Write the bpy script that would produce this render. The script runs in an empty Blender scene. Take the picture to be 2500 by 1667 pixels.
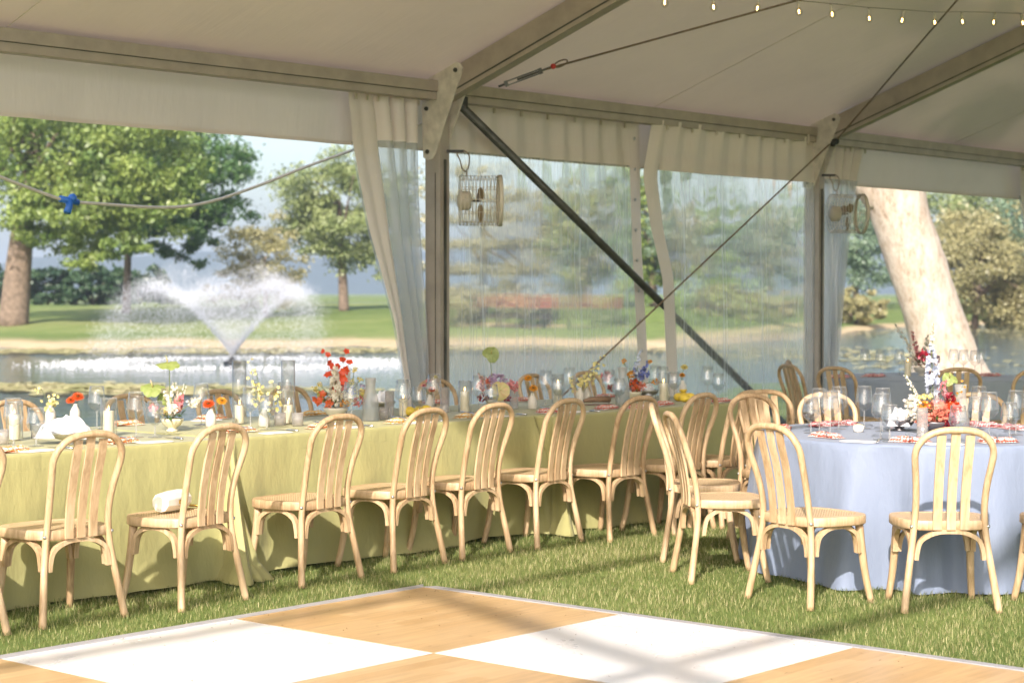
import bpy, math, random
import numpy as np
from mathutils import Vector, Matrix
S = bpy.context.scene
C = S.collection
R = math.radians
random.seed(7)
rng = np.random.default_rng(11)

# ------------------------------------------------------------------ camera, sky, sun, exposure
YAW, PITCH, HC = R(41.04), 0.0255, 1.495          # X runs along the long tables, Y towards the pond side of the tent
cd = bpy.data.cameras.new('camera'); cam = bpy.data.objects.new('camera', cd); C.objects.link(cam)
cd.sensor_width = 36.0; cd.lens = 66.53; cd.clip_start = 0.1; cd.clip_end = 9000
fwd = Vector((math.cos(YAW) * math.cos(PITCH), math.sin(YAW) * math.cos(PITCH), -math.sin(PITCH)))
cam.location = (0, 0, HC); cam.rotation_euler = fwd.to_track_quat('-Z', 'Y').to_euler()
cd.dof.use_dof = True; cd.dof.focus_distance = 9.4; cd.dof.aperture_fstop = 3.5; cd.dof.aperture_blades = 9
S.camera = cam
SUN_AZ, SUN_EL = R(30), R(33)                       # direction the light travels, elevation
w = bpy.data.worlds.new('World'); S.world = w; w.use_nodes = True
nt = w.node_tree; bg = nt.nodes['Background']; sky = nt.nodes.new('ShaderNodeTexSky')
sky.sky_type = 'NISHITA'; sky.sun_disc = False; sky.sun_elevation = SUN_EL
sky.sun_rotation = math.atan2(-math.cos(SUN_AZ), -math.sin(SUN_AZ)) % (2 * math.pi)
sky.air_density = 1.0; sky.dust_density = 3.0; sky.ozone_density = 1.0
nt.links.new(sky.outputs[0], bg.inputs[0]); bg.inputs[1].default_value = 0.15
sd = bpy.data.lights.new('sun', 'SUN'); sd.energy = 3.6; sd.angle = R(0.8); sd.color = (1.0, 0.905, 0.84)
sun = bpy.data.objects.new('sun', sd); C.objects.link(sun)
sdir = Vector((math.cos(SUN_AZ) * math.cos(SUN_EL), math.sin(SUN_AZ) * math.cos(SUN_EL), -math.sin(SUN_EL)))
sun.rotation_euler = sdir.to_track_quat('-Z', 'Y').to_euler(); sun.location = (-20, -12, 20)
S.view_settings.view_transform = 'Standard'; S.view_settings.look = 'None'
S.view_settings.exposure = 1.1; S.view_settings.gamma = 1.0; S.view_settings.use_curve_mapping = False
S.cycles.use_denoising = True
S.cycles.max_bounces = 8; S.cycles.diffuse_bounces = 4; S.cycles.glossy_bounces = 4
S.cycles.transmission_bounces = 6; S.cycles.transparent_max_bounces = 40
S.cycles.sample_clamp_indirect = 6.0; S.cycles.caustics_reflective = False

# ------------------------------------------------------------------ materials
class NT:
    def __init__(s, name):
        s.m = bpy.data.materials.new(name); s.m.use_nodes = True; s.t = s.m.node_tree
        s.b = s.t.nodes['Principled BSDF']; s.o = s.t.nodes['Material Output']
    def n(s, typ, **kw):
        nd = s.t.nodes.new(typ)
        for k, v in kw.items():
            if k[0] == 'i' and k[1:].isdigit(): nd.inputs[int(k[1:])].default_value = v
            elif k in nd.inputs.keys(): nd.inputs[k].default_value = v
            else: setattr(nd, k, v)
        return nd
    def l(s, a, b): s.t.links.new(a, b)
    def noise(s, scale, detail=3, rough=.55, coord='Object', stretch=None):
        tc = s.n('ShaderNodeTexCoord'); mp = s.n('ShaderNodeMapping')
        if stretch: mp.inputs['Scale'].default_value = stretch
        s.l(tc.outputs[coord], mp.inputs[0])
        nz = s.n('ShaderNodeTexNoise'); nz.inputs['Scale'].default_value = scale
        nz.inputs['Detail'].default_value = detail; nz.inputs['Roughness'].default_value = rough
        s.l(mp.outputs[0], nz.inputs['Vector']); return nz.outputs[0]
    def ramp(s, fac, stops):
        r = s.n('ShaderNodeValToRGB'); e = r.color_ramp.elements
        while len(e) < len(stops): e.new(0.5)
        for el, (p, c) in zip(e, stops): el.position = p; el.color = (*c, 1)
        s.l(fac, r.inputs[0]); return r.outputs[0]
    def math(s, op, a, b=None):
        q = s.n('ShaderNodeMath', operation=op)
        for i, v in enumerate((a, b)):
            if v is None: continue
            if isinstance(v, (int, float)): q.inputs[i].default_value = v
            else: s.l(v, q.inputs[i])
        return q.outputs[0]
    def bump(s, h, strength=.3, dist=.01):
        b = s.n('ShaderNodeBump'); b.inputs['Strength'].default_value = strength; b.inputs['Distance'].default_value = dist
        s.l(h, b.inputs['Height']); return b.outputs[0]

def plain(name, col, rough=.6, metal=0.0, sheen=0.0, emit=None, var=.0, scale=20, coat=0.0, bump=0.0, spec=None):
    m = NT(name); m.b.inputs['Roughness'].default_value = rough; m.b.inputs['Metallic'].default_value = metal
    m.b.inputs['Base Color'].default_value = (*col, 1)
    if spec is not None: m.b.inputs['Specular IOR Level'].default_value = spec
    if var > 0 or bump > 0:
        nz = m.noise(scale, 4)
        if var > 0:
            a = tuple(max(0, c * (1 - var)) for c in col); b = tuple(min(1, c * (1 + var)) for c in col)
            m.l(m.ramp(nz, [(.3, a), (.7, b)]), m.b.inputs['Base Color'])
        if bump > 0: m.l(m.bump(nz, bump, .004), m.b.inputs['Normal'])
    if sheen: m.b.inputs['Sheen Weight'].default_value = sheen
    if coat: m.b.inputs['Coat Weight'].default_value = coat
    if emit: m.b.inputs['Emission Color'].default_value = (*emit[0], 1); m.b.inputs['Emission Strength'].default_value = emit[1]
    return m.m

def leafy(name, c1, c2, trans=.35, scale=.5, rough=.6):
    m = NT(name); nz = m.noise(scale, 3, .6, 'Object'); col = m.ramp(nz, [(.3, c1), (.7, c2)])
    d = m.n('ShaderNodeBsdfDiffuse'); t = m.n('ShaderNodeBsdfTranslucent'); x = m.n('ShaderNodeMixShader'); x.inputs[0].default_value = trans
    m.l(col, d.inputs[0]); m.l(col, t.inputs[0]); m.l(d.outputs[0], x.inputs[1]); m.l(t.outputs[0], x.inputs[2])
    g = m.n('ShaderNodeBsdfGlossy'); g.inputs['Roughness'].default_value = .45; g.inputs[0].default_value = (1, 1, 1, 1)
    y = m.n('ShaderNodeMixShader'); y.inputs[0].default_value = .04
    m.l(x.outputs[0], y.inputs[1]); m.l(g.outputs[0], y.inputs[2]); m.l(y.outputs[0], m.o.inputs[0]); return m.m

def clear(name, tint=(.97, .98, .98), gloss=1.0, haze=0.0, rough=.02, edge=.35):
    """thin clear glass: transparent with a fresnel reflection and slightly denser edges, painted whiter where haze is set"""
    m = NT(name); tr = m.n('ShaderNodeBsdfTransparent'); gl = m.n('ShaderNodeBsdfGlossy'); gl.inputs['Roughness'].default_value = rough
    lw = m.n('ShaderNodeLayerWeight'); lw.inputs['Blend'].default_value = .35
    f2 = m.math('POWER', lw.outputs['Facing'], 3.0)
    m.l(m.ramp(f2, [(0, tint), (1, tuple(c * .78 for c in tint))]), tr.inputs[0])
    fac = m.math('ADD', m.math('MULTIPLY', f2, edge * gloss), .06 * gloss)
    x = m.n('ShaderNodeMixShader'); m.l(fac, x.inputs[0]); m.l(tr.outputs[0], x.inputs[1]); m.l(gl.outputs[0], x.inputs[2])
    out = x.outputs[0]
    if haze:
        d = m.n('ShaderNodeBsdfDiffuse'); d.inputs[0].default_value = (.85, .85, .83, 1); t = m.n('ShaderNodeBsdfTranslucent'); t.inputs[0].default_value = (.85, .85, .83, 1)
        z = m.n('ShaderNodeMixShader'); z.inputs[0].default_value = .5; m.l(d.outputs[0], z.inputs[1]); m.l(t.outputs[0], z.inputs[2])
        y = m.n('ShaderNodeMixShader'); m.l(m.math('ADD', m.math('MULTIPLY', f2, .28), haze), y.inputs[0]); m.l(out, y.inputs[1]); m.l(z.outputs[0], y.inputs[2]); out = y.outputs[0]  # white mixed into glancing edges imitates bright glints
    m.l(out, m.o.inputs[0]); return m.m

def wood_mat(name, dark, mid, light, axis='Z', scale=9, rough=.5, bump=.15):
    m = NT(name); st = {'Z': (6, 6, .7), 'X': (.7, 6, 6), 'Y': (6, .7, 6)}[axis]
    oi = m.n('ShaderNodeObjectInfo'); tc = m.n('ShaderNodeTexCoord'); mp = m.n('ShaderNodeMapping'); mp.inputs['Scale'].default_value = st
    ad = m.n('ShaderNodeVectorMath', operation='ADD'); m.l(tc.outputs['Object'], ad.inputs[0]); m.l(oi.outputs['Random'], ad.inputs[1]); m.l(ad.outputs[0], mp.inputs[0])
    nz = m.n('ShaderNodeTexNoise'); nz.inputs['Scale'].default_value = scale; nz.inputs['Detail'].default_value = 6; nz.inputs['Distortion'].default_value = .8
    m.l(mp.outputs[0], nz.inputs['Vector'])
    n2 = m.n('ShaderNodeTexNoise'); n2.inputs['Scale'].default_value = 5; n2.inputs['Detail'].default_value = 2; m.l(ad.outputs[0], n2.inputs['Vector'])
    f = m.math('ADD', m.math('MULTIPLY', nz.outputs[0], .65), m.math('ADD', m.math('MULTIPLY', n2.outputs[0], .3), m.math('MULTIPLY', oi.outputs['Random'], .15)))
    col = m.ramp(f, [(.36, dark), (.54, mid), (.70, light)]); m.l(col, m.b.inputs['Base Color']); m.b.inputs['Roughness'].default_value = rough
    m.l(m.bump(nz.outputs[0], bump, .002), m.b.inputs['Normal']); return m.m

M = {}
M['wood'] = wood_mat('chair oak', (.34, .215, .11), (.49, .34, .19), (.595, .435, .265))
def cane():
    m = NT('woven cane'); tc = m.n('ShaderNodeTexCoord'); mp = m.n('ShaderNodeMapping'); mp.inputs['Rotation'].default_value = (0, 0, R(45)); m.l(tc.outputs['Object'], mp.inputs[0])
    wx = m.n('ShaderNodeTexWave', bands_direction='X'); wy = m.n('ShaderNodeTexWave', bands_direction='Y')
    for q in (wx, wy): q.inputs['Scale'].default_value = 26; m.l(mp.outputs[0], q.inputs['Vector'])
    h = m.math('MAXIMUM', wx.outputs[1], wy.outputs[1])
    m.l(m.ramp(h, [(.2, (.30, .19, .09)), (.75, (.60, .45, .26))]), m.b.inputs['Base Color']); m.l(m.bump(h, .6, .003), m.b.inputs['Normal']); m.b.inputs['Roughness'].default_value = .55; return m.m
M['cane'] = cane()
M['bolt'] = plain('zinc bolt', (.6, .6, .6), .3, 1.0)
M['steel'] = plain('cutlery steel', (.7, .7, .72), .18, 1.0)
M['dark_steel'] = plain('weathered galvanised steel', (.10, .10, .085), .5, .6, var=.35, scale=8)
M['alu'] = plain('dull aluminium', (.42, .36, .30), .5, .3, var=.12, scale=6)
M['plate'] = plain('scuffed white plate', (.62, .57, .49), .5, 0, var=.18, scale=14, bump=.15)
M['rust'] = plain('cable brown steel', (.22, .16, .1), .5, .5, var=.3, scale=30)
M['fabric_white'] = None
def tentcloth(name, col, trans, wr=.12):
    m = NT(name); nz = m.noise(1.1, 4, .5, 'Object', (1.2, 1, 1.2)); n2 = m.noise(5, 3, .55, 'Object', (2.2, .35, .5))
    d = m.n('ShaderNodeBsdfPrincipled'); d.inputs['Base Color'].default_value = (*col, 1); d.inputs['Roughness'].default_value = .45
    h = m.math('ADD', m.math('MULTIPLY', nz, .8), m.math('MULTIPLY', n2, .3)); bp = m.bump(h, wr, .12); m.l(bp, d.inputs['Normal'])
    n3 = m.noise(.8, 5, .65); m.l(m.ramp(n3, [(.3, tuple(c * .88 for c in col)), (.65, col)]), d.inputs['Base Color'])
    t = m.n('ShaderNodeBsdfTranslucent'); t.inputs[0].default_value = (col[0], col[1] * .95, col[2] * .85, 1)
    x = m.n('ShaderNodeMixShader'); x.inputs[0].default_value = trans; m.l(d.outputs[0], x.inputs[1]); m.l(t.outputs[0], x.inputs[2]); m.l(x.outputs[0], m.o.inputs[0]); return m.m
M['roof'] = tentcloth('roof vinyl', (.75, .625, .545), .11, .2)
M['valance'] = tentcloth('valance vinyl', (.82, .73, .66), .17, .22)
M['curtain'] = tentcloth('curtain vinyl', (.82, .74, .67), .15, .2)
def vinyl():
    m = NT('clear window vinyl'); nz = m.noise(3.0, 5, .6, 'Object', (7, 7, .55)); n2 = m.noise(1.3, 2, .5, 'Object', (1, 1, .8))
    h = m.math('ADD', m.math('MULTIPLY', nz, .35), n2); nor = m.bump(h, .3, .02)
    rf = m.n('ShaderNodeBsdfRefraction'); rf.inputs['IOR'].default_value = 1.035; rf.inputs['Roughness'].default_value = .0; rf.inputs[0].default_value = (.95, .96, .95, 1); m.l(nor, rf.inputs['Normal'])
    tr = m.n('ShaderNodeBsdfTransparent'); tr.inputs[0].default_value = (.95, .96, .95, 1)
    a = m.n('ShaderNodeMixShader'); a.inputs[0].default_value = .6; m.l(tr.outputs[0], a.inputs[1]); m.l(rf.outputs[0], a.inputs[2])
    d = m.n('ShaderNodeBsdfDiffuse'); t = m.n('ShaderNodeBsdfTranslucent'); b = m.n('ShaderNodeMixShader'); b.inputs[0].default_value = .6
    d.inputs[0].default_value = (.8, .8, .78, 1); t.inputs[0].default_value = (.9, .9, .88, 1); m.l(d.outputs[0], b.inputs[1]); m.l(t.outputs[0], b.inputs[2])
    st = m.noise(2.2, 6, .7, 'Object', (16, 16, .45)); hz = m.ramp(st, [(.40, (.20, .20, .20)), (.62, (.33, .33, .33)), (.78, (.5, .5, .5))])
    tx = m.n('ShaderNodeTexCoord'); sp = m.n('ShaderNodeSeparateXYZ'); m.l(tx.outputs['Object'], sp.inputs[0]); wob = m.math('ADD', sp.outputs[0], m.math('ADD', m.math('MULTIPLY', n2, .10), m.math('MULTIPLY', sp.outputs[2], .025)))
    cz = m.math('LESS_THAN', m.math('PINGPONG', wob, .31), .011); cz2 = m.math('LESS_THAN', m.math('PINGPONG', m.math('ADD', m.math('MULTIPLY', wob, 1.37), .2), .45), .006)
    hz = m.math('MINIMUM', m.math('ADD', hz, m.math('ADD', m.math('MULTIPLY', cz, .22), m.math('MULTIPLY', cz2, .25))), .8)
    c = m.n('ShaderNodeMixShader'); m.l(hz, c.inputs[0]); m.l(a.outputs[0], c.inputs[1]); m.l(b.outputs[0], c.inputs[2])
    g = m.n('ShaderNodeBsdfGlossy'); g.inputs['Roughness'].default_value = .12; m.l(nor, g.inputs['Normal'])
    f = m.n('ShaderNodeLayerWeight'); f.inputs[0].default_value = .5; e = m.n('ShaderNodeMixShader'); m.l(m.math('ADD', m.math('MULTIPLY', m.math('POWER', f.outputs['Facing'], 5.0), .6), .035), e.inputs[0]); m.l(c.outputs[0], e.inputs[1]); m.l(g.outputs[0], e.inputs[2])
    m.l(e.outputs[0], m.o.inputs[0]); return m.m
M['vinyl'] = vinyl()
def cloth(name, col, crease=True, bumps=.45):
    m = NT(name); n1 = m.noise(2.6, 5, .55, 'Object', (1.5, 1.5, .6)); n2 = m.noise(420, 2)
    h = m.math('MULTIPLY', n1, 1.0)
    if crease:                                              # pressed fold lines
        tc = m.n('ShaderNodeTexCoord'); sx = m.n('ShaderNodeSeparateXYZ'); m.l(tc.outputs['Object'], sx.inputs[0])
        for o, per in ((0, .62), (2, .33)):
            fr = m.math('PINGPONG', sx.outputs[o], per / 2); k = m.math('LESS_THAN', fr, .006); h = m.math('ADD', h, m.math('MULTIPLY', k, .16))
    b1 = m.n('ShaderNodeBump'); b1.inputs['Strength'].default_value = bumps; b1.inputs['Distance'].default_value = .06; m.l(h, b1.inputs['Height'])
    b2 = m.n('ShaderNodeBump'); b2.inputs['Strength'].default_value = .08; b2.inputs['Distance'].default_value = .001; m.l(n2, b2.inputs['Height']); m.l(b1.outputs[0], b2.inputs['Normal'])
    m.l(b2.outputs[0], m.b.inputs['Normal']); m.b.inputs['Roughness'].default_value = .62; m.b.inputs['Sheen Weight'].default_value = .15; m.b.inputs['Specular IOR Level'].default_value = .3
    m.l(m.ramp(n1, [(.3, tuple(c * .94 for c in col)), (.7, col)]), m.b.inputs['Base Color']); return m.m
M['green_cloth'] = cloth('sage green linen', (.385, .365, .155))
M['blue_cloth'] = cloth('dusty blue linen', (.215, .26, .355), False)
M['grey_cloth'] = cloth('grey blue linen', (.30, .35, .43), False)
M['white_cloth'] = plain('white napkin cloth', (.84, .84, .86), .8, var=.03, bump=.2, scale=40)
def napkin(name, a, b, sc=62):
    m = NT(name); tc = m.n('ShaderNodeTexCoord'); v = m.n('ShaderNodeTexVoronoi'); v.inputs['Scale'].default_value = sc; v.inputs['Randomness'].default_value = .35; m.l(tc.outputs['Object'], v.inputs['Vector'])
    m.l(m.ramp(v.outputs[0], [(.44, a), (.54, b)]), m.b.inputs['Base Color']); m.b.inputs['Roughness'].default_value = .85; return m.m
M['nap_coral'] = napkin('coral block print', (.82, .76, .70), (.66, .14, .09))
M['nap_pink'] = napkin('rose block print', (.80, .68, .66), (.58, .13, .14))
M['nap_orange'] = napkin('orange block print', (.86, .80, .66), (.76, .25, .05))
M['nap_yellow'] = napkin('yellow block print', (.86, .82, .68), (.75, .42, .06))
M['paper'] = plain('white card', (.84, .80, .76), .7, var=.03, scale=8)
M['tag'] = plain('cream card', (.72, .66, .57), .7, var=.05, scale=20)
M['wax'] = plain('ivory candle wax', (.80, .72, .52), .45, var=.03, scale=10)
M['wick'] = plain('charred wick', (.03, .025, .02), .9)
M['flame'] = plain('candle flame', (1, .6, .2), .5, emit=((1, .55, .15), 8))
M['glass'] = clear('clear glass', (.985, .99, .99), 1.5, .012, .03, .75)
M['rim'] = clear('glass rim painted highlight', (.95, .96, .96), 2.0, .22, .05, .6)  # whitish haze painted in as the highlight on rims and stems
M['vinyl_gathered'] = clear('bunched clear vinyl', (.93, .94, .95), 1.0, .34, .12, .3)
M['ribbed'] = clear('pleated glass', (.93, .90, .88), .9, .22, .08)
M['frost'] = clear('frosted glass', (.93, .92, .90), .8, .30, .15)
M['water'] = clear('drinking water', (.90, .93, .95), 1.2, 0, .02, .5)
M['ceramic'] = plain('matte white ceramic', (.66, .62, .54), .55, var=.05, scale=20)
M['cream_bowl'] = plain('cream glazed bowl', (.72, .66, .48), .35, var=.05)
M['silver'] = plain('antique silver', (.52, .50, .45), .35, .85, var=.15, scale=40)
M['pewter'] = plain('grey pewter', (.20, .18, .18), .4, .5, var=.1, scale=40)
M['butter'] = plain('whipped butter', (.80, .74, .45), .6, var=.1, scale=90, bump=.6)
M['bag'] = plain('white quilted leather', (.82, .78, .70), .4, var=.03, bump=.1)
M['gold'] = plain('gold clasp', (.75, .48, .12), .25, 1.0)
M['brown'] = plain('brown leather wrap', (.24, .15, .09), .55, var=.2)
M['lemon'] = plain('lemon skin', (.80, .58, .06), .45, var=.08, scale=120, bump=.4)
M['lemon_cut'] = plain('cut lemon', (.86, .72, .30), .4, var=.12, scale=60)
M['white_wire'] = plain('cream coated wire', (.62, .55, .44), .5)
M['blade'] = plain('tan fan blade', (.30, .21, .11), .5)
M['blue_plastic'] = plain('blue plastic connector', (.03, .16, .60), .35)
M['rubber_white'] = plain('white cable sheath', (.60, .56, .50), .55, var=.1)
M['black'] = plain('black fitting', (.02, .02, .02), .5)
M['red'] = plain('red plastic', (.55, .04, .03), .4)
M['bulb_glass'] = clear('bulb glass', (.97, .95, .9))
M['filament'] = plain('glowing filament', (1, .7, .3), .5, emit=((1, .62, .22), 9))
def floorwhite():
    m = NT('white gloss panel'); n1 = m.noise(2.2, 4, .6); n2 = m.noise(9, 6, .75, 'Object', (1, 14, 1)); n3 = m.noise(55, 2, .5, 'Object', (1, 3, 1))
    base = m.ramp(n1, [(.3, (.70, .69, .67)), (.7, (.77, .76, .74))]); sc_ = m.ramp(n2, [(.66, (1, 1, 1)), (.74, (.80, .79, .77))]); sp = m.ramp(n3, [(.74, (1, 1, 1)), (.78, (.55, .53, .48))])
    x = m.n('ShaderNodeMix', data_type='RGBA', blend_type='MULTIPLY'); x.inputs[0].default_value = 1; m.l(base, x.inputs[6]); m.l(sc_, x.inputs[7]); y = m.n('ShaderNodeMix', data_type='RGBA', blend_type='MULTIPLY'); y.inputs[0].default_value = .7; m.l(x.outputs[2], y.inputs[6]); m.l(sp, y.inputs[7])
    m.l(y.outputs[2], m.b.inputs['Base Color']); m.l(m.ramp(n1, [(.3, (.22,) * 3), (.7, (.4,) * 3)]), m.b.inputs['Roughness']); return m.m
M['floor_white'] = floorwhite()
def floorwood():
    m = NT('oak laminate'); tc = m.n('ShaderNodeTexCoord'); br = m.n('ShaderNodeTexBrick'); br.inputs['Scale'].default_value = 1.0
    br.inputs['Brick Width'].default_value = .62; br.inputs['Row Height'].default_value = .088; br.inputs['Mortar Size'].default_value = .0012; br.offset = .37
    br.inputs['Color1'].default_value = (.46, .29, .125, 1); br.inputs['Color2'].default_value = (.55, .375, .185, 1); br.inputs['Mortar'].default_value = (.40, .25, .115, 1)
    m.l(tc.outputs['Object'], br.inputs['Vector']); nz = m.noise(3.2, 7, .62, 'Object', (1.0, 11, 1)); x = m.n('ShaderNodeMix', data_type='RGBA', blend_type='OVERLAY'); x.inputs[0].default_value = .5
    m.l(br.outputs[0], x.inputs[6]); m.l(m.ramp(nz, [(.3, (.34, .34, .34)), (.7, (.64, .64, .64))]), x.inputs[7]); m.l(x.outputs[2], m.b.inputs['Base Color']); m.b.inputs['Roughness'].default_value = .33; return m.m
M['floor_wood'] = floorwood()
M['trim'] = plain('grey aluminium edging', (.42, .42, .44), .5, .2, var=.06, scale=5)
def grassmat():
    m = NT('lawn blades'); at = m.n('ShaderNodeAttribute', attribute_name='tone'); nz = m.noise(1.6, 4, .6, 'Object')
    f = m.math('ADD', m.math('MULTIPLY', at.outputs['Fac'], .75), m.math('MULTIPLY', nz, .5))
    col = m.ramp(f, [(.2, (.10, .15, .04)), (.5, (.215, .245, .085)), (.75, (.35, .345, .15)), (.95, (.50, .45, .25))])
    d = m.n('ShaderNodeBsdfDiffuse'); t = m.n('ShaderNodeBsdfTranslucent'); g = m.n('ShaderNodeBsdfGlossy'); g.inputs['Roughness'].default_value = .35
    m.l(col, d.inputs[0]); m.l(col, t.inputs[0]); x = m.n('ShaderNodeMixShader'); x.inputs[0].default_value = .35; m.l(d.outputs[0], x.inputs[1]); m.l(t.outputs[0], x.inputs[2])
    g.inputs['Roughness'].default_value = .6; y = m.n('ShaderNodeMixShader'); y.inputs[0].default_value = .012; m.l(x.outputs[0], y.inputs[1]); m.l(g.outputs[0], y.inputs[2]); m.l(y.outputs[0], m.o.inputs[0]); return m.m
M['grass'] = grassmat()
def groundmat():
    m = NT('lawn soil and far grass'); gm = m.n('ShaderNodeNewGeometry'); sx = m.n('ShaderNodeSeparateXYZ'); m.l(gm.outputs['Position'], sx.inputs[0])
    n1 = m.noise(.06, 5, .6); n2 = m.noise(1.5, 4, .6); n3 = m.noise(40, 3, .7)
    f = m.math('ADD', m.math('MULTIPLY', n1, .55), m.math('ADD', m.math('MULTIPLY', n2, .25), m.math('MULTIPLY', n3, .2)))
    gr = m.ramp(f, [(.35, (.075, .12, .03)), (.5, (.16, .21, .06)), (.65, (.28, .29, .11))])
    dry = m.ramp(n2, [(.3, (.40, .30, .17)), (.7, (.55, .44, .27))])
    k = m.math('ADD', sx.outputs[2], m.math('MULTIPLY', m.math('SUBTRACT', n2, .5), .22))
    kk = m.n('ShaderNodeMapRange'); kk.inputs[1].default_value = -.40; kk.inputs[2].default_value = -.28; m.l(k, kk.inputs[0])
    x = m.n('ShaderNodeMix', data_type='RGBA'); m.l(kk.outputs[0], x.inputs[0]); m.l(dry, x.inputs[6]); m.l(gr, x.inputs[7])
    m.l(x.outputs[2], m.b.inputs['Base Color']); m.b.inputs['Roughness'].default_value = .9; m.b.inputs['Specular IOR Level'].default_value = .1
    m.l(m.bump(n3, .5, .02), m.b.inputs['Normal']); return m.m
M['ground'] = groundmat()
def watermat():
    m = NT('pond water'); nz = m.noise(1.1, 4, .6, 'Object'); n2 = m.noise(6, 3, .6, 'Object')
    h = m.math('ADD', nz, m.math('MULTIPLY', n2, .25)); m.b.inputs['Base Color'].default_value = (.03, .05, .06, 1); m.b.inputs['Roughness'].default_value = .06
    m.b.inputs['IOR'].default_value = 1.33; m.l(m.bump(h, .7, .12), m.b.inputs['Normal']); return m.m
M['pond'] = watermat()
M['foam'] = plain('white water foam', (.85, .87, .9), .6)
M['spray'] = leafy('flying water drops', (.86, .88, .92), (.92, .93, .95), .5)
M['lily'] = leafy('lily pads', (.30, .30, .11), (.58, .50, .28), .1, .8)
M['bark'] = plain('grey brown bark', (.17, .125, .09), .9, var=.4, scale=5, bump=.8)
M['pale_bark'] = None
def palebark():
    m = NT('pale flaking bark'); nz = m.noise(7.5, 8, .74, 'Object', (1.5, 1.5, .6)); n2 = m.noise(1.4, 3, .6)
    f = m.math('ADD', m.math('MULTIPLY', nz, .75), m.math('MULTIPLY', n2, .25)); m.l(m.ramp(f, [(.34, (.24, .165, .115)), (.43, (.44, .345, .26)), (.56, (.57, .49, .40)), (.7, (.64, .58, .50))]), m.b.inputs['Base Color'])
    m.l(m.bump(nz, .8, .06), m.b.inputs['Normal']); m.b.inputs['Roughness'].default_value = .9; return m.m
M['pale_bark'] = palebark()
M['road'] = plain('pale asphalt path', (.34, .33, .32), .9, var=.08, scale=.4)
M['hill'] = leafy('wooded hillside', (.015, .04, .04), (.035, .065, .06), .1, .01)
M['red_wood'] = plain('red brown bridge boards', (.26, .07, .045), .7, var=.2)
M['dark_wood'] = plain('dark bridge timber', (.035, .03, .025), .8, var=.2)
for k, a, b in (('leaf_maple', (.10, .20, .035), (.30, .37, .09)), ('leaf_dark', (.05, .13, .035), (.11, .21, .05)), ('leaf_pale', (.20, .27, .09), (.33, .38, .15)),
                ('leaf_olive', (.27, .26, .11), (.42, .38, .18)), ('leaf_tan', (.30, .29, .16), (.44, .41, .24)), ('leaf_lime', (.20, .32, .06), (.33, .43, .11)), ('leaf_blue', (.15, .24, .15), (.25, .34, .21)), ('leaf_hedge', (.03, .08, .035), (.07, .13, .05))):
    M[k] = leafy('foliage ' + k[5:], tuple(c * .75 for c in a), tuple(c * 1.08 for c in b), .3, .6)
for k, a, b in (('fl_orange', (.62, .075, .015), (.78, .16, .03)), ('fl_red', (.70, .05, .012), (.80, .10, .02)), ('fl_amber', (.72, .30, .02), (.82, .42, .05)), ('fl_yellow', (.80, .68, .20), (.86, .78, .38)), ('fl_white', (.78, .72, .58), (.88, .84, .74)),
                ('fl_pink', (.66, .20, .22), (.80, .38, .38)), ('fl_coral', (.76, .22, .14), (.84, .34, .24)), ('fl_lilac', (.42, .28, .46), (.58, .44, .60)), ('fl_blue', (.12, .17, .50), (.30, .34, .66)), ('fl_sky', (.56, .62, .76), (.72, .75, .84)),
                ('fl_dark', (.25, .01, .03), (.42, .02, .04)), ('fl_green', (.23, .30, .07), (.36, .41, .14)), ('fl_peach', (.74, .50, .26), (.60, .62, .22)), ('fl_leaf', (.05, .11, .02), (.12, .19, .05)), ('fl_stem', (.14, .20, .06), (.22, .27, .10)), ('fl_twig', (.14, .07, .04), (.2, .1, .06)), ('fl_eye', (.16, .13, .02), (.3, .22, .03))):
    M[k] = leafy('petal ' + k[3:], a, b, .3, 60)

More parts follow.
